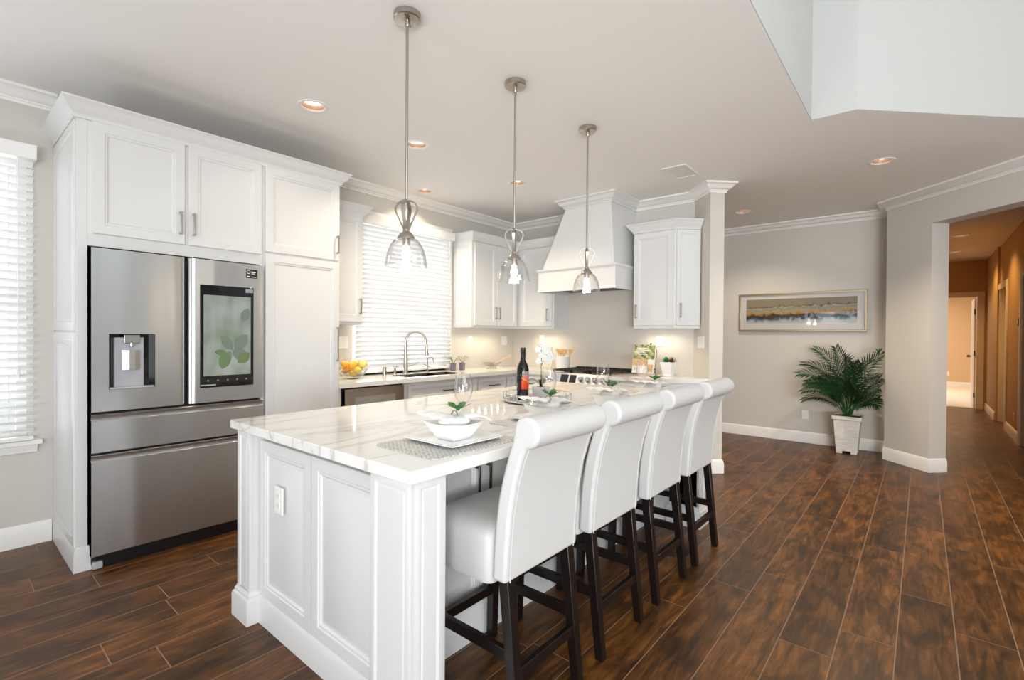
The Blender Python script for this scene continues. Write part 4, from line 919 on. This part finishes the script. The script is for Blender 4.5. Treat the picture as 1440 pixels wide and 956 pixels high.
# ------------------------------------------------------------------ tray, bottle, orchid on the island
TX, TY = 2.43, 1.83
t = thing('serving_tray', 'round mirrored tray with a silver wire gallery rail', 'tray', (TX, TY, CT))
b = MB(); b.lathe([(0, .004), (0.0, .012), (.205, .012), (.21, .008), (.205, .004), (0, .004)], (TX, TY, CT), 48); b.build('tray_base', 'chrome', t)
b = MB()
for k in range(3):
    a = k * 2.1 + .5; b.cyl((TX + .17 * math.cos(a), TY + .17 * math.sin(a), CT), (TX + .17 * math.cos(a), TY + .17 * math.sin(a), CT + .005), .01)
b.build('foot', 'chrome', t)
b = MB()
for zz in (.016, .052): b.tube([(TX + .212 * math.cos(R(a)), TY + .212 * math.sin(R(a)), CT + zz) for a in range(0, 360, 6)], .003, 6, closed=True)
for k in range(18):
    a = k * R(20); cx, cyy = TX + .212 * math.cos(a), TY + .212 * math.sin(a)
    b.tube([(cx + .017 * math.cos(f) * -math.sin(a), cyy + .017 * math.cos(f) * math.cos(a), CT + .034 + .017 * math.sin(f)) for f in [R(i * 45) for i in range(8)]], .0016, 5, closed=True)
b.build('gallery_rail', 'chrome', t)
BX, BY, BZ = 2.405, 1.925, CT + .012
t = thing('wine_bottle', 'dark wine bottle with an orange label on the tray', 'bottle', (BX, BY, BZ))
b = MB(); b.lathe([(0, 0), (.034, 0), (.0375, .004), (.0375, .185), (.034, .205), (.022, .228), (.0155, .245), (.0145, .29), (.0165, .292), (.0165, .302), (.0145, .305), (.0135, .318), (0, .318)], (BX, BY, BZ), 28); b.build('glass_body', 'bottle', t, smooth=50)
b = MB(); b.lathe([(.0160, .25), (.0163, .255), (.0163, .290), (.0172, .292), (.0172, .320), (0, .321)], (BX, BY, BZ), 20); b.build('foil_capsule', 'black', t)
va = math.atan2(-BY, -BX)
def lab(nm, m_, z0, z1, r, a0, a1):
    b = MB(); b.lathe([(r, z0), (r, z1)], (BX, BY, BZ), 14, a0=va + a0, a1=va + a1); return b.build(nm, m_, t)
lab('label', 'lab_or', .060, .118, .0378, -.25, 1.5); lab('label_salmon_field', 'lab_pk', .118, .150, .0378, -.1, 1.5); lab('label_grey_field', 'lab_gr', .150, .172, .0378, .1, 1.5)
b = MB(); pts = [(-.25 + 1.6 * i / 10, .128 - .032 * i / 10) for i in range(11)]
for (a0, z0), (a1, z1) in zip(pts[:-1], pts[1:]):
    f = lambda a, z: (BX + .0381 * math.cos(va + a), BY + .0381 * math.sin(va + a), BZ + z)
    b.face([f(a0, z0), f(a1, z1), f(a1, z1 + .006), f(a0, z0 + .006)])
b.build('label_yellow_band', 'lab_ye', t)
lab('label_foot_band', 'lab_wh', .008, .018, .0378, -1.3, 1.5)
OX, OY, OZ = 2.49, 1.845, CT + .012
t = thing('orchid', 'white orchid in a small white cube pot on the tray', 'orchid', (OX, OY, OZ))
b = MB()
def sqr(h, z): return [(OX + a * h, OY + c * h, OZ + z) for a, c in ((-1, -1), (1, -1), (1, 1), (-1, 1))]
b.loft([sqr(.036, 0), sqr(.042, .075), sqr(.038, .075), sqr(.036, .06)]); b.build('pot', 'porcelain', t, bevel=.003)
b = MB(); b.box(OX - .037, OX + .037, OY - .037, OY + .037, OZ + .062, OZ + .07); b.build('soil', 'soil', t)
b = MB()
for a, l in ((.3, .08), (2.2, .08), (3.6, .075), (5.2, .08), (4.5, .07)):
    ca, sa = math.cos(a), math.sin(a); L_ = []
    for i in range(7):
        f = i / 6; wd = .010 * math.sin(math.pi * min(.97, f + .08)); zc = .07 + .05 * math.sin(f * 2.2)
        L_.append([(OX + ca * l * f - sa * wd * k, OY + sa * l * f + ca * wd * k, OZ + zc - abs(k) * .0 + (.004 if k else 0)) for k in (-1, 0, 1)])
    b.loft(L_, closed=False, caps=False)
b.build('leaves', 'palm', t)
b = MB(); b.tube([(OX, OY, OZ + .07), (OX, OY, OZ + .2), (OX + .005, OY, OZ + .28), (OX - .02, OY - .01, OZ + .325), (OX - .06, OY - .02, OZ + .33)], .002, 6); b.tube([(OX + .01, OY, OZ + .07), (OX + .012, OY + .01, OZ + .2), (OX + .03, OY - .01, OZ + .27), (OX + .06, OY - .03, OZ + .285)], .002, 6); b.build('stem', 'palmstem', t)
for i, (dx_, dy_, dz_) in enumerate(((-.06, -.02, .31), (-.02, -.02, .325), (.01, -.015, .30), (.04, -.03, .285), (.065, -.035, .26), (-.035, -.025, .27), (.0, -.03, .255), (.03, -.03, .235), (-.055, -.02, .235), (.05, .0, .315))):
    b = MB(); c = Vector((OX + dx_, OY + dy_, OZ + dz_)); ou = Vector((-.75, -.62, .1)).normalized(); u = Vector((0, 0, 1)).cross(ou).normalized(); v = ou.cross(u)
    for k in range(5):
        a = k * 2 * math.pi / 5 + .3 + i; d_ = u * math.cos(a) + v * math.sin(a); e_ = u * -math.sin(a) + v * math.cos(a)
        b.face([c, c + d_ * .010 + e_ * .009 + ou * .003, c + d_ * .018 + e_ * .0065 + ou * .002, c + d_ * .022, c + d_ * .018 - e_ * .0065 + ou * .002, c + d_ * .010 - e_ * .009 + ou * .003])
    b.sphere(c + ou * .004, .005, n=8); b.build('blossom', 'petal', t)
# ------------------------------------------------------------------ things on the perimeter worktop
FX, FYY = 2.50, 3.99
b = MB(); b.lathe([(0, .0), (.05, 0), (.052, .006), (.075, .022), (.108, .055), (.132, .092), (.1345, .092), (.110, .053), (.076, .019), (0, .008)], (FX, FYY, CT), 32); o = b.build('glass_bowl', 'bowlglass', loc=(FX, FYY, CT), smooth=60); tag(o, 'clear glass bowl of citrus fruit beside the pantry', 'bowl')
fr_ = [(0, 0, .047, 'lemon'), (-.072, .01, .083, 'orange'), (.068, .015, .08, 'limeg'), (.0, .07, .083, 'lemon'), (-.005, -.07, .083, 'lemon'), (-.05, -.055, .125, 'orange'), (.062, -.05, .125, 'limeg'), (-.055, .05, .135, 'lemon'), (.05, .05, .135, 'limeg'), (.005, .0, .140, 'lemon'), (-.098, -.025, .135, 'orange'), (.105, .0, .135, 'limeg')]
FLB = ['lemon at the very bottom of the glass bowl', 'orange low on the pantry side of the bowl', 'pale citrus low on the window side of the bowl', 'lemon low at the back of the bowl', 'lemon low at the front of the bowl', 'bright orange at the front left of the heap', 'pale green citrus at the front right of the heap', 'lemon at the back left of the heap', 'pale citrus at the back right of the heap', 'lemon at the top middle of the heap', 'orange at the far left rim of the bowl', 'pale citrus at the far right rim of the bowl']
for (dx_, dy_, dz_, m_), lb in zip(fr_, FLB):
    b = MB(); b.lathe([(0, -.038), (.006, -.037), (.018, -.031), (.029, -.016), (.032, 0), (.029, .016), (.018, .031), (.006, .038), (.004, .042), (0, .043)], (0, 0, 0), 14)
    rot = Matrix.Rotation(random.uniform(.6, 2.2), 4, Vector((random.uniform(-1, 1), random.uniform(-1, 1), .2)).normalized())
    for v in b.bm.verts: v.co = rot @ v.co + Vector((FX + dx_, FYY + dy_, CT + dz_))
    o = b.build('orange' if m_ == 'orange' else 'lemon', m_, loc=(FX + dx_, FYY + dy_, CT + dz_), smooth=70); tag(o, lb, 'fruit', 'citrus fruit in the glass bowl')
def herb(x, y, label, sd):
    rnd = random.Random(sd)
    t = thing('potted_herb', label, 'potted plant', (x, y, CT), 'small plants by the sink')
    b = MB(); b.lathe([(0, 0), (.031, 0), (.034, .004), (.036, .07), (.036, .083), (.033, .083), (.032, .065), (0, .062)], (x, y, CT), 20); b.build('pot', 'pottyglass', t)
    b = MB(); b.lathe([(0, .07), (.033, .07), (.033, .066)], (x, y, CT), 16); b.build('soil', 'soil', t)
    b = MB(); l = MB()
    for k in range(7):
        a = rnd.uniform(0, 6.28); el = rnd.uniform(.7, 1.4); ln = rnd.uniform(.07, .10); tip = Vector((x + ln * math.cos(a) * math.cos(el), y + ln * math.sin(a) * math.cos(el), CT + .07 + ln * math.sin(el)))
        b.tube([(x, y, CT + .068), ((x + tip.x) / 2, (y + tip.y) / 2, CT + .07 + .6 * (tip.z - CT - .07)), tip], .0015, 5)
        for m_ in range(8):
            a2 = rnd.uniform(0, 6.28); c = tip + Vector((rnd.uniform(-.02, .02), rnd.uniform(-.02, .02), rnd.uniform(-.02, .015))); u = Vector((math.cos(a2), math.sin(a2), rnd.uniform(-.4, .6))) * .018; v = Vector((-math.sin(a2), math.cos(a2), .2)) * .007
            l.face([c, c + u * .5 + v, c + u, c + u * .5 - v])
    b.build('stem', 'palmstem', t); l.build('leaves', 'herb', t)
herb(3.865, 4.12, 'small herb in smoky glass pot nearer the faucet', 3); herb(4.01, 4.12, 'small herb in smoky glass pot farther from the faucet', 8)
gx, gy = 4.46, 4.06
t = thing('glass_dish', 'footed glass dish near the worktop corner', 'dish', (gx, gy, CT))
b = MB(); b.lathe([(0, 0), (.065, 0), (.065, .006), (.03, .012), (.028, .022), (.06, .03), (.115, .075), (.117, .075), (.06, .026), (0, .02)], (gx, gy, CT), 28); b.build('dish_body', 'bowlglass', t, smooth=60)
t = MB(); a = Vector((gx - .02, gy - .02, CT + .036)); e_ = Vector((gx + .24, gy - .10, CT + .155)); t.tube([a, a.lerp(e_, .5), e_], [.006, .005, .006], 8); t.sphere(a, .022, (1.2, 1, .35), 12); o = t.build('wooden_spoon', 'wood', loc=tuple(a)); tag(o, 'light wooden spoon leaning out of the glass dish', 'spoon')
b = MB(); b.lathe([(0, 0), (.028, .004), (.03, .03), (.022, .045), (.012, .05), (0, .05)], (gx - .035, gy + .03, CT + .0315), 14); o = b.build('sugar_jar', 'bowlglass', loc=(gx - .035, gy + .03, CT + .03)); tag(o, 'tiny clear jar inside the footed glass dish', 'jar')
cx, cy_ = 4.91, 3.315
b = MB(); b.lathe([(0, 0), (.078, 0), (.082, .004), (.088, .16), (.086, .163), (.082, .16), (.076, .012), (0, .012)], (cx, cy_, CT + .0003), 32); o = b.build('utensil_crock', 'porcelain', loc=(cx, cy_, CT)); tag(o, 'white ceramic utensil crock left of the cooktop', 'crock')
for (dx_, dy_, ax, ay, kind, lb) in ((-.02, .0, -.10, .02, 0, 'round-headed wooden spoon in the middle of the crock'), (.04, .06, .03, .22, 1, 'wooden spatula leaning left in the crock'), (.04, -.06, .03, -.22, 1, 'wooden spatula leaning right in the crock'), (.05, .02, .10, .09, 0, 'pale wooden spoon left of the middle in the crock'), (-.05, -.04, -.05, -.14, 1, 'wooden turner right of the middle in the crock')):
    b = MB(); p0 = Vector((cx + dx_ * .6, cy_ + dy_ * .6, CT + .014)); p1 = Vector((cx + dx_ * .6 + ax * .22, cy_ + dy_ * .6 + ay * .22, CT + .20)); b.tube([p0, p1], [.005, .006], 8)
    if kind == 0: b.sphere(p1 + Vector((0, 0, .014)), .030, (.35, 1, 1.15), 12)
    else: b.loft([[(p1.x + sx * .004, p1.y + sy * w_ + (ay * .22 / .2) * dz_ * .8, p1.z + dz_) for sx, sy in ((-1, -1), (1, -1), (1, 1), (-1, 1))] for w_, dz_ in ((.006, -.01), (.02, .005), (.026, .04), (.020, .048))])
    o = b.build('wooden_spoon' if kind == 0 else 'wooden_spatula', 'wood', loc=tuple(p0)); tag(o, lb, 'utensil', 'wooden utensils in the crock')
b = MB(); b.lathe([(0, 0), (.03, 0), (.033, .004), (.033, .17), (.028, .19), (.013, .215), (.012, .255), (.015, .258), (.015, .27), (.006, .275), (.004, .31), (0, .312)], (4.90, 3.48, CT), 20); o = b.build('oil_bottle', 'cream', loc=(4.90, 3.48, CT), smooth=50); tag(o, 'tall cream ceramic oil bottle left of the utensil crock', 'bottle')
b = MB(); b.lathe([(0, 0), (.028, 0), (.03, .03), (.02, .065), (.012, .09), (.015, .12), (.013, .12), (.010, .09), (.018, .064), (.027, .03), (0, .004)], (4.66, 3.28, CT), 18); o = b.build('glass_cruet', 'glass', loc=(4.66, 3.28, CT), smooth=60); tag(o, 'small clear cruet in front of the utensil crock', 'cruet')
# cookbook on its stand
t = thing('cookbook_stand', 'dark scrolled wire stand holding the cookbook', 'stand', (4.9, 2.235, CT))
bm_ = fr((4.845, 2.375, CT + .02), Vector((.1, -1, 0)), Vector((.22, .02, 1)))
b = MB()
for s in (.03, .24):
    b.tube([bm_ @ Vector((s, .0, -.012)), bm_ @ Vector((s, -.012, .03)), bm_ @ Vector((s + .0, -.018, .045))], .003, 6)
    b.tube([bm_ @ Vector((s, .03 + .02 * math.sin(f), .012 + .018 * math.cos(f))) for f in [R(i * 30) for i in range(10)]], .003, 6)
    b.tube([bm_ @ Vector((s, .0, -.06)), bm_ @ Vector((s, .0, -.012)), bm_ @ Vector((s, .25, -.012))], .003, 6)
b.tube([bm_ @ Vector((.135, .0, -.012)), bm_ @ Vector((.135, .305, -.012))], .003, 6); b.sphere(bm_ @ Vector((.17, .318, -.012)), .011, n=10); b.tube([bm_ @ Vector((.03, .25, -.012)), bm_ @ Vector((.135, .305, -.012)), bm_ @ Vector((.24, .25, -.012))], .003, 6)
b.build('wire_frame', 'iron', t)
t = thing('cookbook', 'cookbook with green and food pictures propped on a stand', 'book', tuple(bm_.translation))
b = MB(); b.box(0, .23, 0, .30, -.008, .012, bm_); b.build('pages', 'lab_wh', t)
b = MB(); b.box(-.003, .233, -.003, .303, .012, .015, bm_); b.build('front_cover', 'lab_wh', t)
b = MB(); b.box(.0, .23, .145, .303, .015, .0158, bm_); b.build('cover_picture', 'cover', t)
b = MB(); b.box(.0, .16, .075, .145, .015, .0158, bm_); b.box(.165, .22, .01, .09, .015, .0158, bm_); b.build('cover_food_picture', 'coverfood', t)
b = MB()
for k in range(4): b.box(.03, .03 + (.11, .15, .09, .12)[k], .262 - k * .022, .270 - k * .022, .0158, .0161, bm_)
b.build('cover_lettering', 'lab_wh', t)
sx, sy = 4.90, 2.005
t = thing('potted_succulent', 'green succulent in a square white pot right of the cookbook', 'potted plant', (sx, sy, CT))
b = MB()
def sq2(h, z): return [(sx + a * h, sy + c * h, CT + z) for a, c in ((-1, -1), (1, -1), (1, 1), (-1, 1))]
b.loft([sq2(.044, 0), sq2(.044, .012), sq2(.04, .018), sq2(.066, .145), sq2(.061, .145), sq2(.055, .12)]); b.build('pot', 'porcelain', t, bevel=.003)
b = MB(); b.loft([sq2(.054, .118), sq2(.058, .135)]); b.build('soil', 'soil', t)
for m_, c0, n_, nm in (('succ', (0, .02, 0), 26, 'rosette'), ('succred', (.0, -.042, 0), 18, 'spiky_rosette')):
    b = MB()
    for k in range(n_):
        a = k * 2.4; el = .35 + 1.1 * k / n_; ln = .062 if m_ == 'succ' else .068; wd = .011 if m_ == 'succ' else .005
        u = Vector((math.cos(a) * math.cos(el), math.sin(a) * math.cos(el), math.sin(el))); s = Vector((-math.sin(a), math.cos(a), 0)); c = Vector((sx + c0[0], sy + c0[1], CT + .138)); n3 = u.cross(s)
        b.loft([[c + s * .004, c + n3 * .003, c - s * .004, c - n3 * .003], [c + u * ln * .55 + s * wd, c + u * ln * .55 + n3 * .003, c + u * ln * .55 - s * wd, c + u * ln * .55 - n3 * .003], [c + u * ln + s * .0005, c + u * ln + n3 * .0005, c + u * ln - s * .0005, c + u * ln - n3 * .0005]])
    b.build(nm, m_, t)
# ------------------------------------------------------------------ outlets and switches
outlet('white double switch plate between the pantry and the sink window', fr((2.555, YS, 1.25), (1, 0, 0), (0, 0, 1)), 'light_switch', .11, .118, 'switch')
outlet('white outlet under the two-door cabinet near the window', fr((4.282, YS, 1.265), (1, 0, 0), (0, 0, 1)))
outlet('white switch plate under the cabinets beside the corner', fr((4.92, YS, 1.26), (1, 0, 0), (0, 0, 1)), 'light_switch', .11, .118, 'switch')
outlet('white outlet above the oil bottle left of the hood', fr((XR, 3.78, 1.28), (0, -1, 0), (0, 0, 1)))
outlet('white outlet just behind the cookbook', fr((XR, 2.19, 1.275), (0, -1, 0), (0, 0, 1)))
outlet('white triple switch plate on the angled wall end', fr((4.998, 1.708, 1.275), (-1, -1, 0), (0, 0, 1)), 'light_switch', .13, .118, 'switch')
outlet('white outlet low on the wall left of the palm', fr((XA, 1.13, .352), (0, -1, 0), (0, 0, 1)))
outlet('white outlet low on the hall wall', fr((9.35, -.95, .29), (-1, 0, 0), (0, 0, 1)))
t = thing('thermostat', 'small dark thermostat on the hall wall', 'thermostat', (8.95, -.95, 1.55))
b = MB(); b.panel(fr((9.01, -.95, 1.50), (-1, 0, 0), (0, 0, 1)), .12, .10, [(0, -.001), (0, .018), (.006, .022), (.012, .022)]); b.build('case', 'darkpull', t)
b = MB(); b.box(8.92, 8.98, -.929, -.9275, 1.53, 1.57); b.build('display', 'lab_wh', t)
outlet('white outlet on the far room wall seen through the hall door', fr((18.3, -.55, .36), (0, -1, 0), (0, 0, 1)))
# ------------------------------------------------------------------ art
t = thing('framed_art', 'wide framed abstract coast print above the palm', 'framed picture', (XA, 1.215, 1.66))
y0, y1, z0, z1 = .505, 1.925, 1.407, 1.908; xf = XA - .032
b = MB()
for a in ((y0, y1, z0, z0 + .022), (y0, y1, z1 - .022, z1), (y0, y0 + .022, z0 + .022, z1 - .022), (y1 - .022, y1, z0 + .022, z1 - .022)): b.box(xf, XA - .001, *a)
b.build('frame', 'frame', t, bevel=.003)
b = MB(); b.box(XA - .016, XA - .012, y0 + .022, y1 - .022, z0 + .022, z1 - .022); b.build('mat_board', 'matboard', t)
b = MB(); b.box(XA - .0175, XA - .016, .60, 1.835, 1.515, 1.832); b.build('print', 'art', t)
b = MB(); b.box(XA - .022, XA - .020, y0 + .022, y1 - .022, z0 + .022, z1 - .022); b.build('glazing', 'artglass', t)
# ------------------------------------------------------------------ palm
PX, PY = 6.87, .655
t = thing('potted_palm', 'green palm in a tapered whitewashed square pot', 'potted palm', (PX, PY, 0))
b = MB()
def sq3(h, z, k=1): return [(PX + a * h, PY + c * h, z) for a, c in ((-1, -1), (1, -1), (1, 1), (-1, 1))]
b.loft([sq3(.102, .028), sq3(.128, .385), sq3(.142, .39), sq3(.144, .432), sq3(.128, .432), sq3(.122, .38)])
for a, c in ((-1, -1), (1, -1), (1, 1), (-1, 1)):
    b.loft([[(PX + a * (.1 - i), PY + c * (.1 - j), z) for i, j in ((0, 0), (.06, 0), (.06, .06), (0, .06))] for z in (0, .03)])
b.build('pot', 'pot', t, bevel=.003)
b = MB(); b.loft([sq3(.12, .39), sq3(.127, .418)]); b.build('soil', 'soil', t)
rnd = random.Random(11)
FR = [  # azimuth (deg, 90 = toward +y / the viewer's left), elevation at base, length, droop
    (100, 78, .80, 1.25), (122, 68, .78, 1.3), (140, 60, .72, 1.35), (84, 84, .88, .9), (160, 56, .62, 1.2), (190, 60, .66, 1.1), (112, 46, .55, 1.3), (215, 58, .62, 1.2),
    (262, 82, .85, .85), (250, 72, .66, 1.1), (240, 62, .60, 1.1), (272, 86, .72, .8), (232, 48, .5, 1.3), (178, 80, .80, .8), (130, 52, .66, 1.2), (105, 70, .62, 1.4), (255, 55, .5, 1.2), (222, 66, .7, 1.0), (200, 45, .5, 1.2), (145, 72, .66, 1.2), (245, 80, .62, 1.1), (85, 70, .55, 1.3), (150, 84, .84, .55), (205, 78, .74, .8), (95, 60, .58, 1.2)]
stem = MB()
for az, el, ln, dr in FR:
    a = R(az); e = R(el); p = Vector((PX + rnd.uniform(-.03, .03), PY + rnd.uniform(-.03, .03), .41)); pts = [p.copy()]; n = 16; hd = Vector((math.cos(a), math.sin(a), 0)); ee = e
    for i in range(n):
        f = i / n; ee = e - dr * max(0, f - .25) ** 1.2 * 1.5
        p = p + (hd * math.cos(ee) + Vector((0, 0, math.sin(ee)))) * (ln / n)
        if p.x > XA - .06: p.x = XA - .06
        if p.y < .37: p.y = .37
        pts.append(p.copy())
    stem.tube(pts[:7], [.0065 - .0004 * i for i in range(7)], 6)
    b = MB(); b.tube(pts[5:], [.0036 - .0003 * i for i in range(len(pts) - 5)], 5)
    roll = rnd.choice((-1, 1)) * rnd.uniform(.45, 1.0); side = Vector((-math.sin(a), math.cos(a), 0))
    for i in range(5, n + 1):
        for sub in (0, .5):
            if i + sub > n: continue
            j = min(n - 1, i); c = pts[i].lerp(pts[min(n, i + 1)], sub); tdir = (pts[min(n, i + 1)] - pts[i - 1]).normalized()
            side0 = Vector((-math.sin(a), math.cos(a), 0)); side = Matrix.Rotation(roll, 3, tdir) @ side0; f = (i + sub - 5) / (n - 5); L_ = (.10 + .13 * math.sin(math.pi * min(1, .25 + f * .75))) * (ln / .8) * rnd.uniform(.9, 1.1)
            upv = side.cross(tdir).normalized()
            for s in (-1, 1):
                d_ = (side * s * (.85 - .45 * f) + tdir * (.55 + .35 * f) + upv * -.12).normalized()
                w_ = d_.cross(upv).normalized() * .0068
                m1 = c + d_ * L_ * .5 + upv * .006; tip = c + d_ * L_ + Vector((0, 0, -.22 * L_))
                Q = [c + w_ * .3, m1 + w_, tip, m1 - w_, c - w_ * .3]
                for v in Q:
                    if v.x > XA - .02: v.x = XA - .02
                    if v.y < .325 and v.x > 6.70: v.y = .325
                b.face([Q[0], Q[1], m1 + upv * -.002, c]); b.face([Q[1], Q[2], m1 + upv * -.002]); b.face([c, m1 + upv * -.002, Q[3], Q[4]]); b.face([m1 + upv * -.002, Q[2], Q[3]])
    b.build('frond', 'palm', t, smooth=None)
stem.build('stems', 'palmstem', t)
# ------------------------------------------------------------------ lamps
hx_, hy_ = -1.0, 2.5
t = thing('chandelier', 'five-armed nickel chandelier mirrored in the glass of the framed print', 'chandelier', (hx_, hy_, H))
b = MB(); b.lathe([(0, 0), (.06, 0), (.06, -.02), (.01, -.03), (0, -.03)], (hx_, hy_, H), 20); b.build('canopy', 'nickel', t)
b = MB(); b.cyl((hx_, hy_, 1.55), (hx_, hy_, H - .02), .007, n=10); b.lathe([(0, 1.5), (.02, 1.52), (.03, 1.57), (.012, 1.62), (.02, 1.68), (.008, 1.74)], (hx_, hy_, 0), 14); b.build('stem', 'nickel', t)
for k in range(5):
    a = k * R(72) + .3; ca, sa = math.cos(a), math.sin(a)
    b = MB(); b.tube([(hx_ + ca * q_, hy_ + sa * q_, z_) for q_, z_ in ((.0, 1.62), (.08, 1.56), (.18, 1.53), (.25, 1.57), (.27, 1.64))], .007, 8); b.lathe([(0, 1.64), (.035, 1.645), (.012, 1.66), (.012, 1.74), (0, 1.74)], (hx_ + ca * .27, hy_ + sa * .27, 0), 12); ar = b.build('arm', 'nickel', t)
    b = MB(); b.sphere((hx_ + ca * .27, hy_ + sa * .27, 1.775), .022, (1, 1, 1.6), 10); b.build('bulb', 'bulb', ar)
def downlight(x, y, label, power, col):
    t = thing('recessed_downlight', label, 'ceiling light', (x, y, H), 'recessed ceiling downlights')
    b = MB(); b.lathe([(.070, -.001), (.076, -.005), (.094, -.004), (.096, 0), (.077, 0), (.07, .006)], (x, y, H), 32); b.build('trim_ring', 'trim', t)
    b = MB(); b.lathe([(.0765, .0), (.074, .0), (.058, .085), (.058, .105), (.0765, .11)], (x, y, H), 32); b.build('baffle', 'baffle', t)
    b = MB(); b.lathe([(0, .034), (.064, .034), (.066, .042), (0, .044)], (x, y, H), 24); b.build('lens', 'lens', t)
    spot('downlight_lamp', (x, y, H + .028), power, col, 125)
    return t
DLB = ['recessed downlight nearest the refrigerator cabinet', 'recessed downlight between the two near pendants', 'recessed downlight close to the sink window wall', 'recessed downlight beside the middle pendant rod', 'recessed downlight before the hall opening', 'recessed downlight near the framed art wall']
for (x, y), lb in zip(DL, DLB): downlight(x, y, lb, (220 if y < 1 else 100) if x > 5 else (14 if x < 2 else 95), (1.0, .82, .60))
for (x, y), lb in zip(HDL, ('hall ceiling downlight nearer the kitchen', 'hall ceiling downlight nearer the far room')): downlight(x, y, lb, 90, (1.0, .54, .17))
b = MB(); t = thing('ceiling_vent', 'white rectangular air vent in the kitchen ceiling', 'vent', (4.37, 1.69, H))
m = Matrix.Translation((4.37, 1.69, H)) @ Matrix.Rotation(R(0), 4, 'Z')
for a in ((-.18, .18, -.11, -.085), (-.18, .18, .085, .11), (-.18, -.155, -.085, .085), (.155, .18, -.085, .085)): b.box(a[0], a[1], a[2], a[3], -.008, 0, m)
b.build('frame', 'trim', t, bevel=.002)
b = MB()
for k in range(8):
    z = -.075 + k * .0215; b.loft([[m @ Vector((x, z, -.001)), m @ Vector((x, z + .014, -.007)), m @ Vector((x, z + .015, -.006)), m @ Vector((x, z + .002, -.0005))] for x in (-.155, .155)])
b.build('louvres', 'trim', t); b = MB(); b.box(-.155, .155, -.085, .085, -.0006, -.0002, m); b.build('duct', 'dampdark', t)
def pendant(x, y, label):
    t = thing('pendant_lamp', label, 'pendant lamp', (x, y, H), 'pendants over the island')
    b = MB(); b.lathe([(0, 0), (.062, 0), (.0625, -.006), (.062, -.024), (.058, -.028), (.012, -.030), (.011, -.052), (.008, -.058), (0, -.058)], (x, y, H), 32)
    for a in (.6, 3.74): b.cyl((x + .042 * math.cos(a), y + .042 * math.sin(a), H - .036), (x + .042 * math.cos(a), y + .042 * math.sin(a), H - .026), .004, n=8)
    b.build('canopy', 'nickel', t)
    zt = 1.955
    b = MB(); b.cyl((x, y, zt - .01), (x, y, H - .05), .0065, n=12); b.build('rod', 'nickel', t)
    # two crossing flat-bar loops that pinch together above the shade
    b = MB()
    for an in (R(35), R(125)):
        ca, sa = math.cos(an), math.sin(an); pts = []
        P2 = [(0, zt), (.022, zt - .001), (.042, zt - .012), (.053, zt - .03), (.052, zt - .045), (.012, 1.822)]
        P_ = [(-r_, z_) for r_, z_ in P2[::-1]] + P2[1:]
        wv = Vector((-sa, ca, 0)) * .009; rings = []
        for i, (r_, z_) in enumerate(P_):
            a_ = P_[max(0, i - 1)]; c_ = P_[min(len(P_) - 1, i + 1)]; tx, tz = c_[0] - a_[0], c_[1] - a_[1]; l_ = math.hypot(tx, tz) or 1; nx, nz = -tz / l_ * .003, tx / l_ * .003
            p = Vector((x + r_ * ca, y + r_ * sa, z_)); nv = Vector((nx * ca, nx * sa, nz))
            rings.append([p + wv + nv, p + wv - nv, p - wv - nv, p - wv + nv])
        b.loft(rings)
    b.build('twisted_loop', 'nickel', t, bevel=.001)
    b = MB(); b.lathe([(0, 1.828), (.012, 1.828), (.015, 1.822), (.016, 1.812), (.030, 1.800), (.040, 1.782), (.041, 1.776), (.038, 1.776), (.018, 1.776), (.018, 1.745), (0, 1.745)], (x, y, 0), 24); b.build('socket_cap', 'nickel', t)
    b = MB(); pr = [(.037, 1.778), (.054, 1.771), (.069, 1.754), (.082, 1.727), (.091, 1.697), (.096, 1.668), (.098, 1.648)]
    b.lathe(pr + [(r_ - .0028, z_ - (.0 if i else 0)) for i, (r_, z_) in reversed(list(enumerate(pr)))], (x, y, 0), 40)
    b.build('glass_shade', 'shade', t, smooth=70)
    b = MB(); b.lathe([(0, 1.745), (.012, 1.745), (.013, 1.735), (.018, 1.72), (.021, 1.705), (.019, 1.69), (.011, 1.678), (0, 1.675)], (x, y, 0), 18); b.build('bulb', 'bulb', t)
    l = bpy.data.lights.new('pendant_bulb_lamp', 'POINT'); l.energy = 1.6; l.color = (1.0, .8, .56); l.shadow_soft_size = .03
    o = bpy.data.objects.new('pendant_bulb_lamp', l); C.objects.link(o); o.location = (x, y, 1.64)
for x, lb in ((1.437, 'nickel pendant lamp with clear glass shade nearest the refrigerator'), (2.226, 'middle nickel pendant lamp with clear glass shade'), (3.04, 'nickel pendant lamp with clear glass shade before the range hood')): pendant(x, 1.855, lb)
